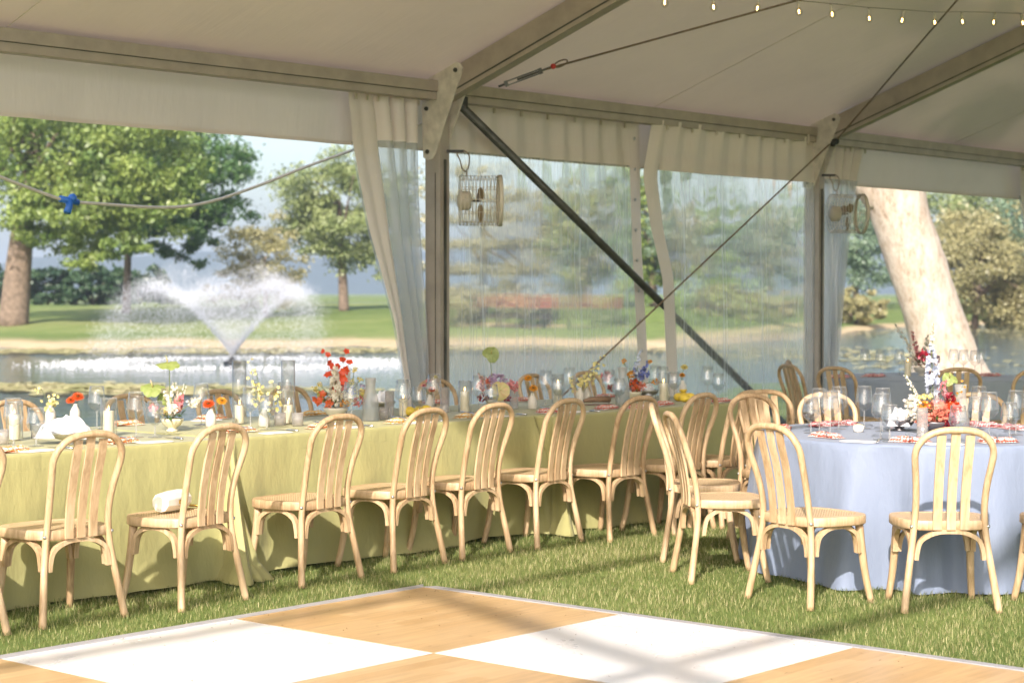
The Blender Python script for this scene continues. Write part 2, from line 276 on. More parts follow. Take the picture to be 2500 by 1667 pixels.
# ------------------------------------------------------------------ helpers
class MB:
    """collects shapes, builds one mesh object"""
    def __init__(s): s.v = []; s.f = []; s.mi = []; s.m = 0
    def add(s, vs, fs):
        o = len(s.v); s.v.extend([tuple(map(float, q)) for q in vs])
        for f in fs: s.f.append(tuple(int(i) + o for i in f)); s.mi.append(s.m)
    def box(s, a, b):
        (x0, y0, z0), (x1, y1, z1) = a, b
        s.add([(x0, y0, z0), (x1, y0, z0), (x1, y1, z0), (x0, y1, z0), (x0, y0, z1), (x1, y0, z1), (x1, y1, z1), (x0, y1, z1)],
              [(0, 3, 2, 1), (4, 5, 6, 7), (0, 1, 5, 4), (1, 2, 6, 5), (2, 3, 7, 6), (3, 0, 4, 7)])
    def bar(s, p, q, w, h, up=(0, 0, 1)):
        """box beam from p to q, width w across, height h along up"""
        p, q = Vector(p), Vector(q); d = (q - p).normalized(); r = d.cross(Vector(up)).normalized(); u = r.cross(d)
        vs = []
        for e in (p, q):
            for a, b in ((-1, -1), (1, -1), (1, 1), (-1, 1)): vs.append(e + r * a * w / 2 + u * b * h / 2)
        s.add(vs, [(0, 1, 2, 3), (7, 6, 5, 4), (0, 4, 5, 1), (1, 5, 6, 2), (2, 6, 7, 3), (3, 7, 4, 0)])
    def tube(s, pts, rad, n=8, cap=True, flat=None, ref=(0, 0, 1)):
        """tube through points; flat=(w,h) makes a rectangular section instead of a round one"""
        P = [Vector(p) for p in pts]; k = len(P); rad = [rad] * k if isinstance(rad, (int, float)) else rad
        T = [(P[min(i + 1, k - 1)] - P[max(i - 1, 0)]).normalized() for i in range(k)]
        rf = Vector(ref); a = (rf - T[0] * rf.dot(T[0]))
        if a.length < 1e-4: rf = Vector((1, 0, 0)); a = (rf - T[0] * rf.dot(T[0]))
        a.normalize(); vs = []
        for i in range(k):
            a = (a - T[i] * a.dot(T[i])).normalized(); b = T[i].cross(a)
            if flat:
                for x, y in ((-1, -1), (1, -1), (1, 1), (-1, 1)): vs.append(P[i] + a * x * flat[0] / 2 * rad[i] + b * y * flat[1] / 2 * rad[i])
            else:
                for j in range(n): t = 2 * math.pi * j / n; vs.append(P[i] + (a * math.cos(t) + b * math.sin(t)) * rad[i])
        if flat: n = 4
        fs = [(i * n + j, i * n + (j + 1) % n, (i + 1) * n + (j + 1) % n, (i + 1) * n + j) for i in range(k - 1) for j in range(n)]
        if cap: fs += [tuple(range(n - 1, -1, -1)), tuple((k - 1) * n + j for j in range(n))]
        s.add(vs, fs)
    def lathe(s, prof, n=20, c=(0, 0, 0), rib=None, cap0=False, cap1=False):
        vs = []
        for r, z in prof:
            for j in range(n):
                t = 2 * math.pi * j / n; q = r * (1 + (rib[1] * math.cos(rib[0] * t) if rib else 0)); vs.append((c[0] + q * math.cos(t), c[1] + q * math.sin(t), c[2] + z))
        k = len(prof); fs = [(i * n + j, i * n + (j + 1) % n, (i + 1) * n + (j + 1) % n, (i + 1) * n + j) for i in range(k - 1) for j in range(n)]
        if cap0: fs.append(tuple(range(n - 1, -1, -1)))
        if cap1: fs.append(tuple((k - 1) * n + j for j in range(n)))
        s.add(vs, fs)
    def grid(s, fn, nu, nv, keep=None):
        vs = [fn(i / nu, j / nv) for j in range(nv + 1) for i in range(nu + 1)]
        fs = [(j * (nu + 1) + i, j * (nu + 1) + i + 1, (j + 1) * (nu + 1) + i + 1, (j + 1) * (nu + 1) + i) for j in range(nv) for i in range(nu) if keep is None or keep((i + .5) / nu, (j + .5) / nv)]
        s.add(vs, fs)
    def prism(s, outline, z0, z1):
        n = len(outline); vs = [(x, y, z0) for x, y in outline] + [(x, y, z1) for x, y in outline]
        s.add(vs, [tuple(range(n - 1, -1, -1)), tuple(range(n, 2 * n))] + [(i, (i + 1) % n, n + (i + 1) % n, n + i) for i in range(n)])
    def ball(s, c, r, n=8, k=5, sq=(1, 1, 1)):
        prof = [(max(1e-4, r * math.sin(math.pi * i / k)), -r * math.cos(math.pi * i / k)) for i in range(k + 1)]; o = len(s.v); s.lathe(prof, n)
        for i in range(o, len(s.v)): x, y, z = s.v[i]; s.v[i] = (c[0] + x * sq[0], c[1] + y * sq[1], c[2] + z * sq[2])
    def petal(s, c, d, nrm, L, W, cup=.25):
        """one pointed oval petal from c along d"""
        c, d, nrm = Vector(c), Vector(d).normalized(), Vector(nrm); r = d.cross(nrm)
        if r.length < 1e-5: r = d.orthogonal()
        r.normalize(); nn = r.cross(d)
        s.add([c, c + d * L * .5 + r * W / 2 + nn * cup * L * .2, c + d * L + nn * cup * L * .0, c + d * L * .5 - r * W / 2 + nn * cup * L * .2], [(0, 1, 2, 3)])
    def build(s, name, mat, parent=None, smooth=True):
        me = bpy.data.meshes.new(name); me.from_pydata(s.v, [], s.f)
        for m in (mat if isinstance(mat, (list, tuple)) else [mat]): me.materials.append(M[m])
        if any(s.mi): me.polygons.foreach_set('material_index', s.mi)
        if smooth: me.polygons.foreach_set('use_smooth', [True] * len(s.f))
        me.update(); o = bpy.data.objects.new(name, me); C.objects.link(o)
        if parent: o.parent = parent
        return o
def flatsh(o, ang=40):
    """smooth only below an angle"""
    me = o.data; me.polygons.foreach_set('use_smooth', [True] * len(me.polygons)); me.set_sharp_from_angle(angle=R(ang)); return o
def tag(o, label, cat, group=None, kind=None):
    if label: o['label'] = label
    if cat: o['category'] = cat
    if group: o['group'] = group
    if kind: o['kind'] = kind
    return o
def thing(name, label, cat, loc=(0, 0, 0), rz=0, group=None):
    o = bpy.data.objects.new(name, None); C.objects.link(o); o.location = loc; o.rotation_euler = (0, 0, rz); o.empty_display_size = .1
    return tag(o, label, cat, group)
def copy_thing(root, loc, rz, label=None, group=None, scale=None):
    r = root.copy(); C.objects.link(r); r.location = loc; r.rotation_euler = (0, 0, rz)
    if scale: r.scale = (scale,) * 3 if isinstance(scale, (int, float)) else scale
    if label: r['label'] = label
    if group: r['group'] = group
    for ch in list(root.children):
        c = ch.copy(); C.objects.link(c); c.parent = r
        for g in list(ch.children):
            d = g.copy(); C.objects.link(d); d.parent = c
    return r
class Kind:
    """first call places the prototype itself, later calls place copies"""
    def __init__(s, root): s.root = root; s.used = False
    def put(s, loc, rz=0, label=None, group=None, scale=None):
        if s.used: return copy_thing(s.root, loc, rz, label, group, scale)
        s.used = True; r = s.root; r.location = loc; r.rotation_euler = (0, 0, rz)
        if scale: r.scale = (scale,) * 3 if isinstance(scale, (int, float)) else scale
        if label: r['label'] = label
        if group: r['group'] = group
        return r
def cr(pts, n=6, closed=False):
    """Catmull-Rom through points"""
    P = [np.array(p, float) for p in pts]; k = len(P); out = []
    for i in range(k if closed else k - 1):
        g = (lambda j: P[j % k]) if closed else (lambda j: P[min(max(j, 0), k - 1)])
        a, b, c, d = g(i - 1), g(i), g(i + 1), g(i + 2)
        for t in np.arange(n) / n: out.append(.5 * (2 * b + (c - a) * t + (2 * a - 5 * b + 4 * c - d) * t * t + (3 * b - a - 3 * c + d) * t ** 3))
    if not closed: out.append(P[-1])
    return out
def sst(x): x = np.clip(x, 0, 1); return x * x * (3 - 2 * x)
FW = np.array([math.cos(YAW), math.sin(YAW)]); RT = np.array([math.sin(YAW), -math.cos(YAW)])
def LD(l, d): q = FW * d + RT * l; return float(q[0]), float(q[1])        # metres right of / ahead of the viewpoint -> world

# ------------------------------------------------------------------ terrain, pond, path, hills
WZ = -.55
def near_shore(l): return 23 + 13 * sst((l - 1.5) / 3.5)
def far_shore(a): return 1.6 * np.sin(a * 61) + 1.1 * np.sin(a * 137 + 1) + np.interp(a, [-.6, -.27, 0, .10, .15, .20, .30, .6], [75, 70, 72, 73, 82, 112, 134, 140])
def height(l, d):
    a = np.where(d > 1, l / np.maximum(d, 1), 0); df = far_shore(a); dn = near_shore(l)
    side = np.minimum(1, np.maximum(0, (np.abs(l) - 75) / 15))                       # pond ends
    inside = np.minimum(d - dn, df - d)
    pond = WZ - 1.0 * sst(inside / 7)
    nearb = WZ * (1 - sst((dn - d) / 5)); ramp = np.clip(147 - df, 12, 55)
    farb = WZ + .22 * sst((d - df) / 5) + 1.03 * sst((d - df) / ramp)
    h = np.where(inside > 0, pond, np.where(d <= dn, nearb, farb))
    h = h * (1 - side) + np.where(d > 60, .7, 0) * side * (d > 20)
    inl = ((l - 1.6) / 5.5) ** 2 + ((d - 100) / 11) ** 2                             # inlet under the bridge
    h = np.where(inl < 1.3, np.minimum(h, WZ + (inl - 1) * 1.2), h)
    h = np.where(d < 5, 0, h)
    return h
def terrain():
    na, rr = 240, np.concatenate([[0], np.linspace(6, 20, 8), np.linspace(21, 60, 40), np.linspace(61, 160, 90), np.geomspace(165, 3600, 16)])
    th = np.linspace(-math.pi, math.pi, na + 1)[:-1]; th = th - .93 * np.sin(th) * 0
    t = np.sign(th) * (np.abs(th) / math.pi) ** 1.8 * math.pi                        # denser straight ahead
    A, Rr = np.meshgrid(t, rr); l, d = Rr * np.sin(A), Rr * np.cos(A); z = height(l, d); z = z + np.where((z > -.2) & (Rr > 25), .05 * np.sin(l * .7) * np.cos(d * .45), 0)
    P = FW[None, None] * d[..., None] + RT[None, None] * l[..., None]
    v = np.concatenate([P, z[..., None]], -1).reshape(-1, 3); nr = len(rr)
    f = [(i * na + j, i * na + (j + 1) % na, (i + 1) * na + (j + 1) % na, (i + 1) * na + j) for i in range(nr - 1) for j in range(na)]
    b = MB(); b.add(v, [q[::-1] for q in f]); return b.build('lawn', 'ground')
tag(terrain(), 'green lawn around the tent and across the pond', 'lawn', kind='structure')
b = MB(); b.add([(*LD(-140, 14), WZ), (*LD(140, 14), WZ), (*LD(140, 175), WZ), (*LD(-140, 175), WZ)], [(0, 1, 2, 3)])
tag(b.build('pond', 'pond'), 'rippled pond water beyond the tent', 'water', kind='structure')
b = MB(); n = 60
def roadp(i, e): a = -.5 + 1.1 * i / n; d = 149 + e; return (*LD(a * d, d), .735)
b.add([roadp(i, e) for e in (0, 4.5) for i in range(n + 1)], [(i, i + 1, n + 2 + i, n + 1 + i) for i in range(n)])
tag(b.build('path', 'road'), 'pale path along the far bank', 'path', kind='structure')
b = MB()
def hill(u, v):
    a = -1.1 + 2.2 * u; d = 1700 + 500 * v; hz = (42 + 12 * math.sin(a * 9 + 1) + 7 * math.sin(a * 23) + 3 * math.sin(a * 71)) * math.sin(math.pi * min(1, v * 1.0)) ** .5
    hz += 2.5 * math.sin(u * 640) * math.sin(v * 40) if 0 < v < 1 else -2
    return (*LD(a * d, d), max(hz, -3) + .8)
b.grid(hill, 260, 12); tag(b.build('hills', 'hill'), 'low wooded hills far beyond the pond', 'hills', kind='structure')

# trees
def limb(b, p, q, r0, r1, bend=.1, n=6, k=7):
    p, q = Vector(p), Vector(q); m = (p + q) / 2 + Vector((random.uniform(-1, 1), random.uniform(-1, 1), random.uniform(-.2, .5))) * (q - p).length * bend
    P = cr([p, m, q], n); b.tube(P, list(np.linspace(r0, r1, len(P))), k)
def crown(b, c, rad, clumps, per, leaf, droop=.0, layered=False, hole=.12):
    clumps = int(clumps * (.62 if rad[0] > 1 else 1))
    """leaf faces gathered in clumps through the volume of a ragged ellipsoid"""
    c = np.array(c); rad = np.array(rad); ph = rng.uniform(0, 6.28, 6); out = []
    while len(out) < clumps:
        v = rng.normal(size=3); v /= np.linalg.norm(v); r = rng.uniform(.25, 1.04) ** .5
        az = math.atan2(v[1], v[0]); lump = 1 + .16 * math.sin(3 * az + ph[0] + 2 * v[2]) + .12 * math.sin(5 * az + ph[1] - 3 * v[2]) + .1 * math.sin(4 * v[2] + ph[2])
        if r > .6 and math.sin(7 * v[0] + ph[3]) * math.sin(6 * v[1] + ph[4]) * math.sin(7 * v[2] + ph[5]) > hole: continue
        p = v * r * lump
        if layered: p[2] = round(p[2] * 4) / 4 + rng.normal() * .025
        out.append(p)
    ctr = c + np.array(out) * rad; n = clumps * per; sz = rad.min() * (.115 if not layered else .15)
    off = rng.normal(size=(clumps, per, 3)) * sz * (np.array([1.15, 1.15, .6]) if not layered else np.array([1.5, 1.5, .2])); off[..., 2] -= droop * np.abs(off[..., 0])
    P = (ctr[:, None] + off).reshape(-1, 3)
    a = rng.normal(size=(n, 3)); a /= np.linalg.norm(a, axis=1)[:, None]; u = rng.normal(size=(n, 3)); u -= a * (a * u).sum(1)[:, None]; u /= np.linalg.norm(u, axis=1)[:, None]; w_ = np.cross(a, u)
    s = leaf * rng.uniform(.6, 1.3, (n, 1)); V = np.stack([P - u * s, P + w_ * s * .5, P + u * s, P - w_ * s * .5], 1).reshape(-1, 3)
    o = len(b.v); b.v.extend(map(tuple, V)); idx = (np.arange(n * 4) + o).reshape(-1, 4)
    b.f.extend(map(tuple, idx.tolist())); b.mi.extend([0] * n)
def tree(name, label, l, d, h, cz, rad, leaf_mat, lean=(0, 0), tr=.35, clumps=150, per=60, leaf=.22, bark='bark', droop=0, layered=False, group='trees across the pond', extra=(), off=(0, 0)):
    x, y = LD(l, d); z = float(height(np.array([l * 1.0]), np.array([d * 1.0]))[0]); t = thing(name, label, 'tree', (x, y, z), 0, group)
    lx = RT * lean[0] + FW * lean[1]; ox = RT * off[0] + FW * off[1]; b = MB(); top = (lx[0], lx[1], h * .62); b.tube(cr([(0, 0, -.1), (lx[0] * .25, lx[1] * .25, h * .2), (lx[0] * .6, lx[1] * .6, h * .42), top], 5), list(np.linspace(tr * 1.25, tr * .45, 16)), 10)
    for k in range(7):
        az = random.uniform(0, 6.28); s = random.uniform(.3, .62); e = (ox[0] + lx[0] + math.cos(az) * rad[0] * .75, ox[1] + lx[1] + math.sin(az) * rad[0] * .75, cz + rad[2] * random.uniform(-.5, .6)); limb(b, (lx[0] * s / .62, lx[1] * s / .62, h * s), e, tr * .42, tr * .1)
    b.build('trunk', bark, t); b = MB(); per = int(per * 1.9); leaf = leaf * .62; crown(b, (lx[0] + ox[0], lx[1] + ox[1], cz), rad, clumps, per, leaf, droop, layered)
    for (dl, dd, dz, rr_, cl) in extra: q = RT * dl + FW * dd; crown(b, (q[0], q[1], dz), rr_, cl, per, leaf, droop, layered)
    b.build('crown', leaf_mat, t, smooth=False); return t
def ad(px, d): return (px * 2500 / 2352 - 1250) / 4620 * d                           # bearing across the pond -> metres to the right
T = tree
T('maple_tree', 'big maple with thick leaning grey trunk and bright leaves on the far bank', ad(30, 91), 91, 16, 8.4, (5.2, 4.6, 4.4), 'leaf_maple', (1.3, 0), .62, 300, 60, .22, extra=((2.9, -2.0, 5.0, (3.4, 2.4, 1.9), 100), (6.2, -1.5, 7.2, (3.6, 3, 3.2), 140), (-2.5, 0, 10, (4, 3, 4), 120), (4.5, -2, 4.1, (2.6, 2, 1.3), 50)), off=(1.2, 0))
T('maple_tree', 'dark spreading tree behind the big maple, reaching over the fountain', ad(290, 104), 104, 15, 8.3, (5.4, 5, 4.8), 'leaf_dark', (.4, 0), .2, 300, 60, .23, extra=((4.2, -1, 7.0, (3.6, 3, 2.6), 130), (2.4, -1.5, 4.6, (3.4, 3, 1.6), 80)))
T('broad_tree', 'pale green tree with drooping boughs beside the gathered curtain', ad(790, 112), 112, 10.5, 6.2, (4.0, 3.6, 3.3), 'leaf_pale', (-.3, 0), .26, 230, 60, .2, droop=.3, extra=((2.6, 0, 5.2, (2.6, 2.5, 2.6), 90), (-1.8, -1, 5.4, (2, 2, 1.8), 50)))
T('juniper_tree', 'small olive brown juniper behind the fountain spray', ad(610, 100), 100, 5.2, 2.9, (2.5, 2, 2.3), 'leaf_olive', (0, 0), .12, 120, 55, .15, extra=((-1.6, 0, 1.7, (1.6, 1.5, 1.3), 50),))
T('pine_tree', 'tan layered pine seen through the window vinyl beside the fan', ad(1110, 96), 96, 11, 5.2, (3.1, 2.8, 5.0), 'leaf_tan', (0, 0), .24, 230, 60, .18, layered=True)
T('spreading_tree', 'olive tree seen through the window vinyl above the red bridge', ad(1350, 124), 124, 8, 4.6, (3.7, 3.4, 3.4), 'leaf_olive', (0, 0), .25, 230, 60, .22)
T('spreading_tree', 'green tree seen in the gap between the two window curtains', ad(1500, 118), 118, 9.5, 5.2, (2.6, 2.5, 4.6), 'leaf_maple', (0, 0), .22, 180, 60, .22)
T('blue_spruce', 'blue green tree seen through the window vinyl beside the curtain gap', ad(1600, 112), 112, 11.5, 6.4, (3.0, 2.8, 5.2), 'leaf_blue', (0, 0), .25, 220, 60, .2)
T('olive_tree', 'olive brown tree seen through the window vinyl behind the lime shrub', ad(1720, 120), 120, 6, 3.6, (3.2, 3, 2.6), 'leaf_olive', (0, 0), .2, 190, 60, .2)
T('spreading_tree', 'pale tree seen through the window vinyl against the far tent post', ad(1835, 122), 122, 7, 4.2, (1.5, 1.5, 3.6), 'leaf_lime', (0, 0), .22, 170, 60, .2)
T('blue_spruce', 'blue green tree between the far post and the leaning trunk', ad(1965, 130), 130, 8.5, 5.0, (3.4, 3.2, 3.4), 'leaf_blue', (0, 0), .2, 190, 60, .2)
T('olive_tree', 'yellow olive tree filling the view behind the leaning trunk', ad(2235, 108), 108, 8.4, 4.2, (4.3, 3.4, 3.6), 'leaf_olive', (.5, 0), .2, 290, 60, .2, extra=((3.2, -1, 3.0, (3, 2.5, 2.4), 100),))
T('spreading_tree', 'tall green tree rising behind the yellow olive tree', ad(2290, 150), 150, 13, 8.2, (7.5, 5, 4.6), 'leaf_pale', (0, 0), .3, 300, 60, .27)
T('spreading_tree', 'green tree at the edge of the tent opening behind the yellow olive tree', ad(2420, 128), 128, 11, 5.8, (4.2, 4, 4.8), 'leaf_blue', (0, 0), .3, 220, 60, .24)
def shrub(label, l, d, rad, mat, clumps=90, leaf=.15):
    x, y = LD(l, d); z = float(height(np.array([l]), np.array([d]))[0]); t = thing('shrub', label, 'shrub', (x, y, z), 0, 'shrubs on the far bank'); b = MB()
    for k in range(5): az = k * 1.3; b.tube([(0, 0, -.05), (math.cos(az) * rad[0] * .3, math.sin(az) * rad[0] * .3, rad[2] * 1.1)], [.05, .02], 6)
    b.build('stem', 'bark', t); b = MB(); crown(b, (0, 0, rad[2] * .95), rad, clumps, 60, leaf, hole=.4); b.build('foliage', mat, t, smooth=False)
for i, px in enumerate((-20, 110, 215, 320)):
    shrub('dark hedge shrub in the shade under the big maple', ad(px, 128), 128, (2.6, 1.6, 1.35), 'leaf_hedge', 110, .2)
shrub('lime green shrub seen through the window vinyl of the far curtain', ad(1640, 92), 92, (2.5, 2, 1.25), 'leaf_lime', 150, .14)
shrub('low olive hedge shrub beside the leaning pale trunk', ad(1965, 108), 108, (2.3, 1.6, .95), 'leaf_olive', 120, .14)
shrub('low olive hedge shrub behind the gathered far curtain', ad(1850, 110), 110, (2.2, 1.6, .95), 'leaf_olive', 110, .14)
shrub('dark bush at the foot of the yellow olive tree', ad(2330, 118), 118, (2.2, 1.6, 1.0), 'leaf_dark', 110, .16)
shrub('olive bush at the waterline under the tan pine', ad(1130, 90), 90, (2.0, 1.4, 1.0), 'leaf_olive', 100, .14)
shrub('tan bush beside the red bridge under the olive tree', ad(1215, 112), 112, (2.6, 1.4, 1.2), 'leaf_tan', 110, .16)

# unseen tree added behind the tent so its crown darkens part of the roof
t = thing('added_shade_tree', 'unseen tall tree added behind the tent to shade the roof', 'tree', (7.5, -6.5, 0)); b = MB(); b.tube(cr([(0, 0, -.1), (-.5, .8, 4), (-1.2, 2.6, 8), (-2, 4.6, 11.5)], 5), list(np.linspace(.4, .15, 16)), 10)
for k in range(6): limb(b, (-1.2, 2.6, 8), (-2.4 + 3.5 * math.cos(k), 5.6 + 3 * math.sin(k), 12.5), .12, .03)
b.build('trunk', 'bark', t); b = MB(); crown(b, (-2.4, 6.0, 12.8), (4.6, 4.2, 1.8), 150, 45, .16); b.build('crown', 'leaf_maple', t, smooth=False)
# leaning pale trunk on the near bank
x, y = LD(ad(2165, 32), 32); t = thing('old_tree', 'massive pale flaking trunk leaning beside the pond', 'tree', (x, y, 0)); b = MB()
def lean(l, z): q = RT * l; return (q[0], q[1], z)
P = cr([lean(.12, -.1), lean(.06, .35), lean(-.12, 1.0), lean(-.42, 1.9), lean(-.72, 2.8), lean(-.92, 3.6), lean(-1.0, 4.4), lean(-1.05, 5.6), lean(-1.0, 7.5)], 5)
rr_ = list(np.interp(np.linspace(0, 1, len(P)), [0, .06, .13, .25, .5, .62, .75, 1], [.98, .70, .57, .49, .48, .56, .52, .4])); b.tube(P, rr_, 22)
b.tube(cr([lean(-.95, 3.15), lean(-1.5, 3.75), lean(-2.2, 4.6), lean(-3.1, 6.4)], 5), list(np.linspace(.42, .25, 16)), 14)
for i, (vx, vy, vz) in enumerate(b.v):                                                # knobbly bark relief
    k = .05 * math.sin(vz * 5.1 + vx * 7) + .035 * math.sin(vz * 9 + vy * 11) + .02 * random.uniform(-1, 1); cx = Vector((vx, vy, 0)); b.v[i] = (vx * (1 + k * .12) + k * .25 * math.sin(i), vy + k * .25 * math.cos(i * 1.7), vz)
b.build('trunk', 'pale_bark', t); b = MB(); q = lean(-1.5, 8.6); crown(b, q, (4.2, 4.2, 2.0), 150, 60, .16); q = lean(-1.22, 3.82); crown(b, (q[0] - .5, q[1] - .45, q[2]), (.28, .28, .26), 9, 16, .06); b.build('crown', 'leaf_maple', t, smooth=False)

# red footbridge over the inlet
bl, bd = ad(1335, 107), 107.; x, y = LD(bl, bd); t = thing('footbridge', 'red brown footbridge with dark timbers over the inlet', 'bridge', (x, y, WZ), math.atan2(RT[1], RT[0]))
b = MB(); b.box((-2.3, -.9, 1.0), (2.3, .9, 1.14)); b.build('deck', 'dark_wood', t, False)
for k, yy in enumerate((-.85, .85)):
    b = MB()
    for z0, z1 in ((1.2, 1.36), (1.42, 1.58), (1.64, 1.80)): b.box((-2.3, yy - .03, z0), (2.3, yy + .03, z1))
    b.box((-2.35, yy - .08, 1.88), (2.35, yy + .08, 1.95)); b.build('railing', 'red_wood', t, False)
for xx in (-2.1, -.7, .7, 2.1):
    for yy in (-.8, .8): b = MB(); b.box((xx - .1, yy - .1, -.6), (xx + .1, yy + .1, .99)); b.build('support_post', 'dark_wood', t, False)
b = MB(); b.box((-2.25, -.7, .55), (2.25, -.55, .95)); b.build('cross_beam', 'dark_wood', t, False)

# fountain
fl, fd = ad(533, 55), 55.; x, y = LD(fl, fd); ft = thing('fountain', 'pond fountain throwing a wide V of white spray', 'fountain', (x, y, WZ))
b = MB(); b.lathe([(.24, 0), (.27, .02), (.24, .06), (.10, .09), (.07, .2), (.05, .2)], 18, cap0=True, cap1=True); b.build('float', 'black', ft)
N = 110000; az = rng.uniform(0, 6.283, N); el = rng.normal(.935, .022, N); sp = 10.7 * rng.normal(1, .03, N) * (1 + .05 * np.sin(az * 3 + 1) + .03 * np.sin(az * 7)); tt = 1.45 * rng.uniform(0, 1, N) ** 1.15
wide = rng.uniform(0, 1, N) < .30; el = np.where(wide, rng.uniform(.86, 1.25, N), el); tt = np.where(wide, .35 + 1.1 * rng.uniform(0, 1, N) ** .8, tt); vh = sp * np.cos(el); vz = sp * np.sin(el)
TAU = .55; dr = 1 - np.exp(-tt / TAU); rad = vh * TAU * dr; zz = .25 + TAU * (vz + 9.81 * TAU) * dr - 9.81 * TAU * tt;      # air drag slows the drops
jit = .02 + .10 * tt
pos = np.stack([rad * np.cos(az), rad * np.sin(az), zz], 1) + rng.normal(size=(N, 3)) * jit[:, None]; pos[:, :2] -= (RT[None] * .42 + FW[None] * .1) * (tt ** 2)[:, None] * rng.uniform(.4, 1.3, N)[:, None]; keep = pos[:, 2] > .03; pos = pos[keep]; tt = tt[keep]; n = len(pos)
sz = rng.uniform(.003, .0072, n) * (1 + .9 * (rng.uniform(0, 1, n) < .04)); st = np.where(tt < .6, 2.6, 1.3)
oc = np.array([(1, 0, 0), (-1, 0, 0), (0, 1, 0), (0, -1, 0), (0, 0, 1), (0, 0, -1)], float); of = np.array([(0, 2, 4), (2, 1, 4), (1, 3, 4), (3, 0, 4), (2, 0, 5), (1, 2, 5), (3, 1, 5), (0, 3, 5)])
def drops(name, pos, sz, st, mat, parent):
    n = len(pos); sc = np.stack([sz, sz, sz * st], 1); V = (pos[:, None] + oc[None] * sc[:, None]).reshape(-1, 3); F = (of[None] + np.arange(n)[:, None, None] * 6).reshape(-1, 3)
    me = bpy.data.meshes.new(name); me.vertices.add(len(V)); me.vertices.foreach_set('co', V.ravel().astype(np.float32)); me.loops.add(F.size); me.loops.foreach_set('vertex_index', F.ravel().astype(np.int32))
    me.polygons.add(len(F)); me.polygons.foreach_set('loop_start', np.arange(0, F.size, 3, dtype=np.int32)); me.update(calc_edges=True); me.materials.append(M[mat]); o = bpy.data.objects.new(name, me); C.objects.link(o); o.parent = parent; o['kind'] = 'stuff'; return o
drops('spray', pos, sz, st, 'spray', ft)
N = 3200; ra = rng.normal(4.3, .8, N); az = rng.uniform(0, 6.283, N); pf = np.stack([ra * np.cos(az), ra * np.sin(az), rng.uniform(.0, .05, N)], 1)
drops('foam', pf, rng.uniform(.012, .045, N), .45 * np.ones(N), 'foam', ft)
# lily pads: uncountable floating mat
b = MB()
def pads(lc, dc, wl, wd, n):
    for k in range(n):
        l = lc + random.gauss(0, wl); d = dc + random.gauss(0, wd); x, y = LD(l, d); r = random.uniform(.1, .24); a0 = random.uniform(0, 6.28)
        b.add([(x, y, WZ + .02 + random.uniform(0, .01))] + [(x + r * math.cos(a0 + j * .86), y + r * math.sin(a0 + j * .86), WZ + .02 + random.uniform(0, .03)) for j in range(8)], [(0, j, j + 1) for j in range(1, 8)])
pads(ad(420, 39.5), 39.5, 1.6, .9, 500); pads(ad(120, 41), 41, 1.2, .8, 300); pads(ad(250, 66), 66, 6, 1.4, 900); pads(ad(60, 66), 66, 4, 1.3, 600); pads(ad(1150, 68), 68, 5, 1.6, 500); pads(ad(2250, 105), 105, 7, 12, 900); pads(ad(2000, 60), 60, 2, 6, 300)
tag(b.build('lily_pads', 'lily', smooth=False), 'mat of lily pads floating on the pond', 'lily pads', kind='stuff')

# ------------------------------------------------------------------ lawn blades near the tables
def blades():
    dens = 3500; x0, x1, y0, y1 = 3.2, 13.5, 2.6, 9.9; n = int((x1 - x0) * (y1 - y0) * dens); x = rng.uniform(x0, x1, n); y = rng.uniform(y0, y1, n)
    far = ((x > 10.5) | (y > 7.9)) & (rng.uniform(0, 1, n) < .55)
    ok = ~((x < 6.93) & (y < 6.60)) & ~far & ~((y > 7.75) & (y < 8.7) & (x < 11.3)); x, y = x[ok], y[ok]; n = len(x)
    pat = .5 + .5 * np.sin(x * 5.3 + 2 * np.sin(y * 3.1)) * np.sin(y * 6.1 + 1.7 * np.sin(x * 4.3)); big = .5 + .5 * np.sin(x * 1.9 + 1) * np.sin(y * 2.3 + x)
    h = (.017 + .019 * rng.uniform(0, 1, n)) * (.75 + .45 * pat) * (.85 + .3 * big); a = rng.uniform(0, 6.283, n); ln = h * rng.uniform(.15, 1.0, n); wd = rng.uniform(.0011, .0021, n)
    dx, dy = np.cos(a), np.sin(a); px, py = -dy * wd, dx * wd
    V = np.empty((n, 5, 3)); V[:, 0] = np.stack([x - px, y - py, 0 * x], 1); V[:, 1] = np.stack([x + px, y + py, 0 * x], 1); mx, my, mz = x + dx * ln * .35, y + dy * ln * .35, h * .6
    V[:, 2] = np.stack([mx + px * .8, my + py * .8, mz], 1); V[:, 3] = np.stack([mx - px * .8, my - py * .8, mz], 1); V[:, 4] = np.stack([x + dx * ln, y + dy * ln, h], 1)
    o = np.arange(n)[:, None] * 5; F = np.stack([np.concatenate([o, o + 1, o + 2], 1), np.concatenate([o, o + 2, o + 3], 1), np.concatenate([o + 3, o + 2, o + 4], 1)], 1).reshape(-1, 3)
    me = bpy.data.meshes.new('grass'); me.vertices.add(n * 5); me.vertices.foreach_set('co', V.reshape(-1).astype(np.float32)); me.loops.add(F.size); me.loops.foreach_set('vertex_index', F.ravel().astype(np.int32))
    me.polygons.add(len(F)); me.polygons.foreach_set('loop_start', np.arange(0, F.size, 3, dtype=np.int32)); me.update(calc_edges=True)
    tone = np.clip(rng.uniform(0, 1, n) ** 1.3 * .9 + (rng.uniform(0, 1, n) < .06) * .35 + (big - .5) * .2, 0, 1.2); at = me.attributes.new('tone', 'FLOAT', 'POINT'); at.data.foreach_set('value', np.repeat(tone, 5).astype(np.float32))
    me.materials.append(M['grass']); ob = bpy.data.objects.new('grass', me); C.objects.link(ob); tag(ob, 'short mown grass under the chairs', 'grass', kind='stuff')
blades()
b = MB()
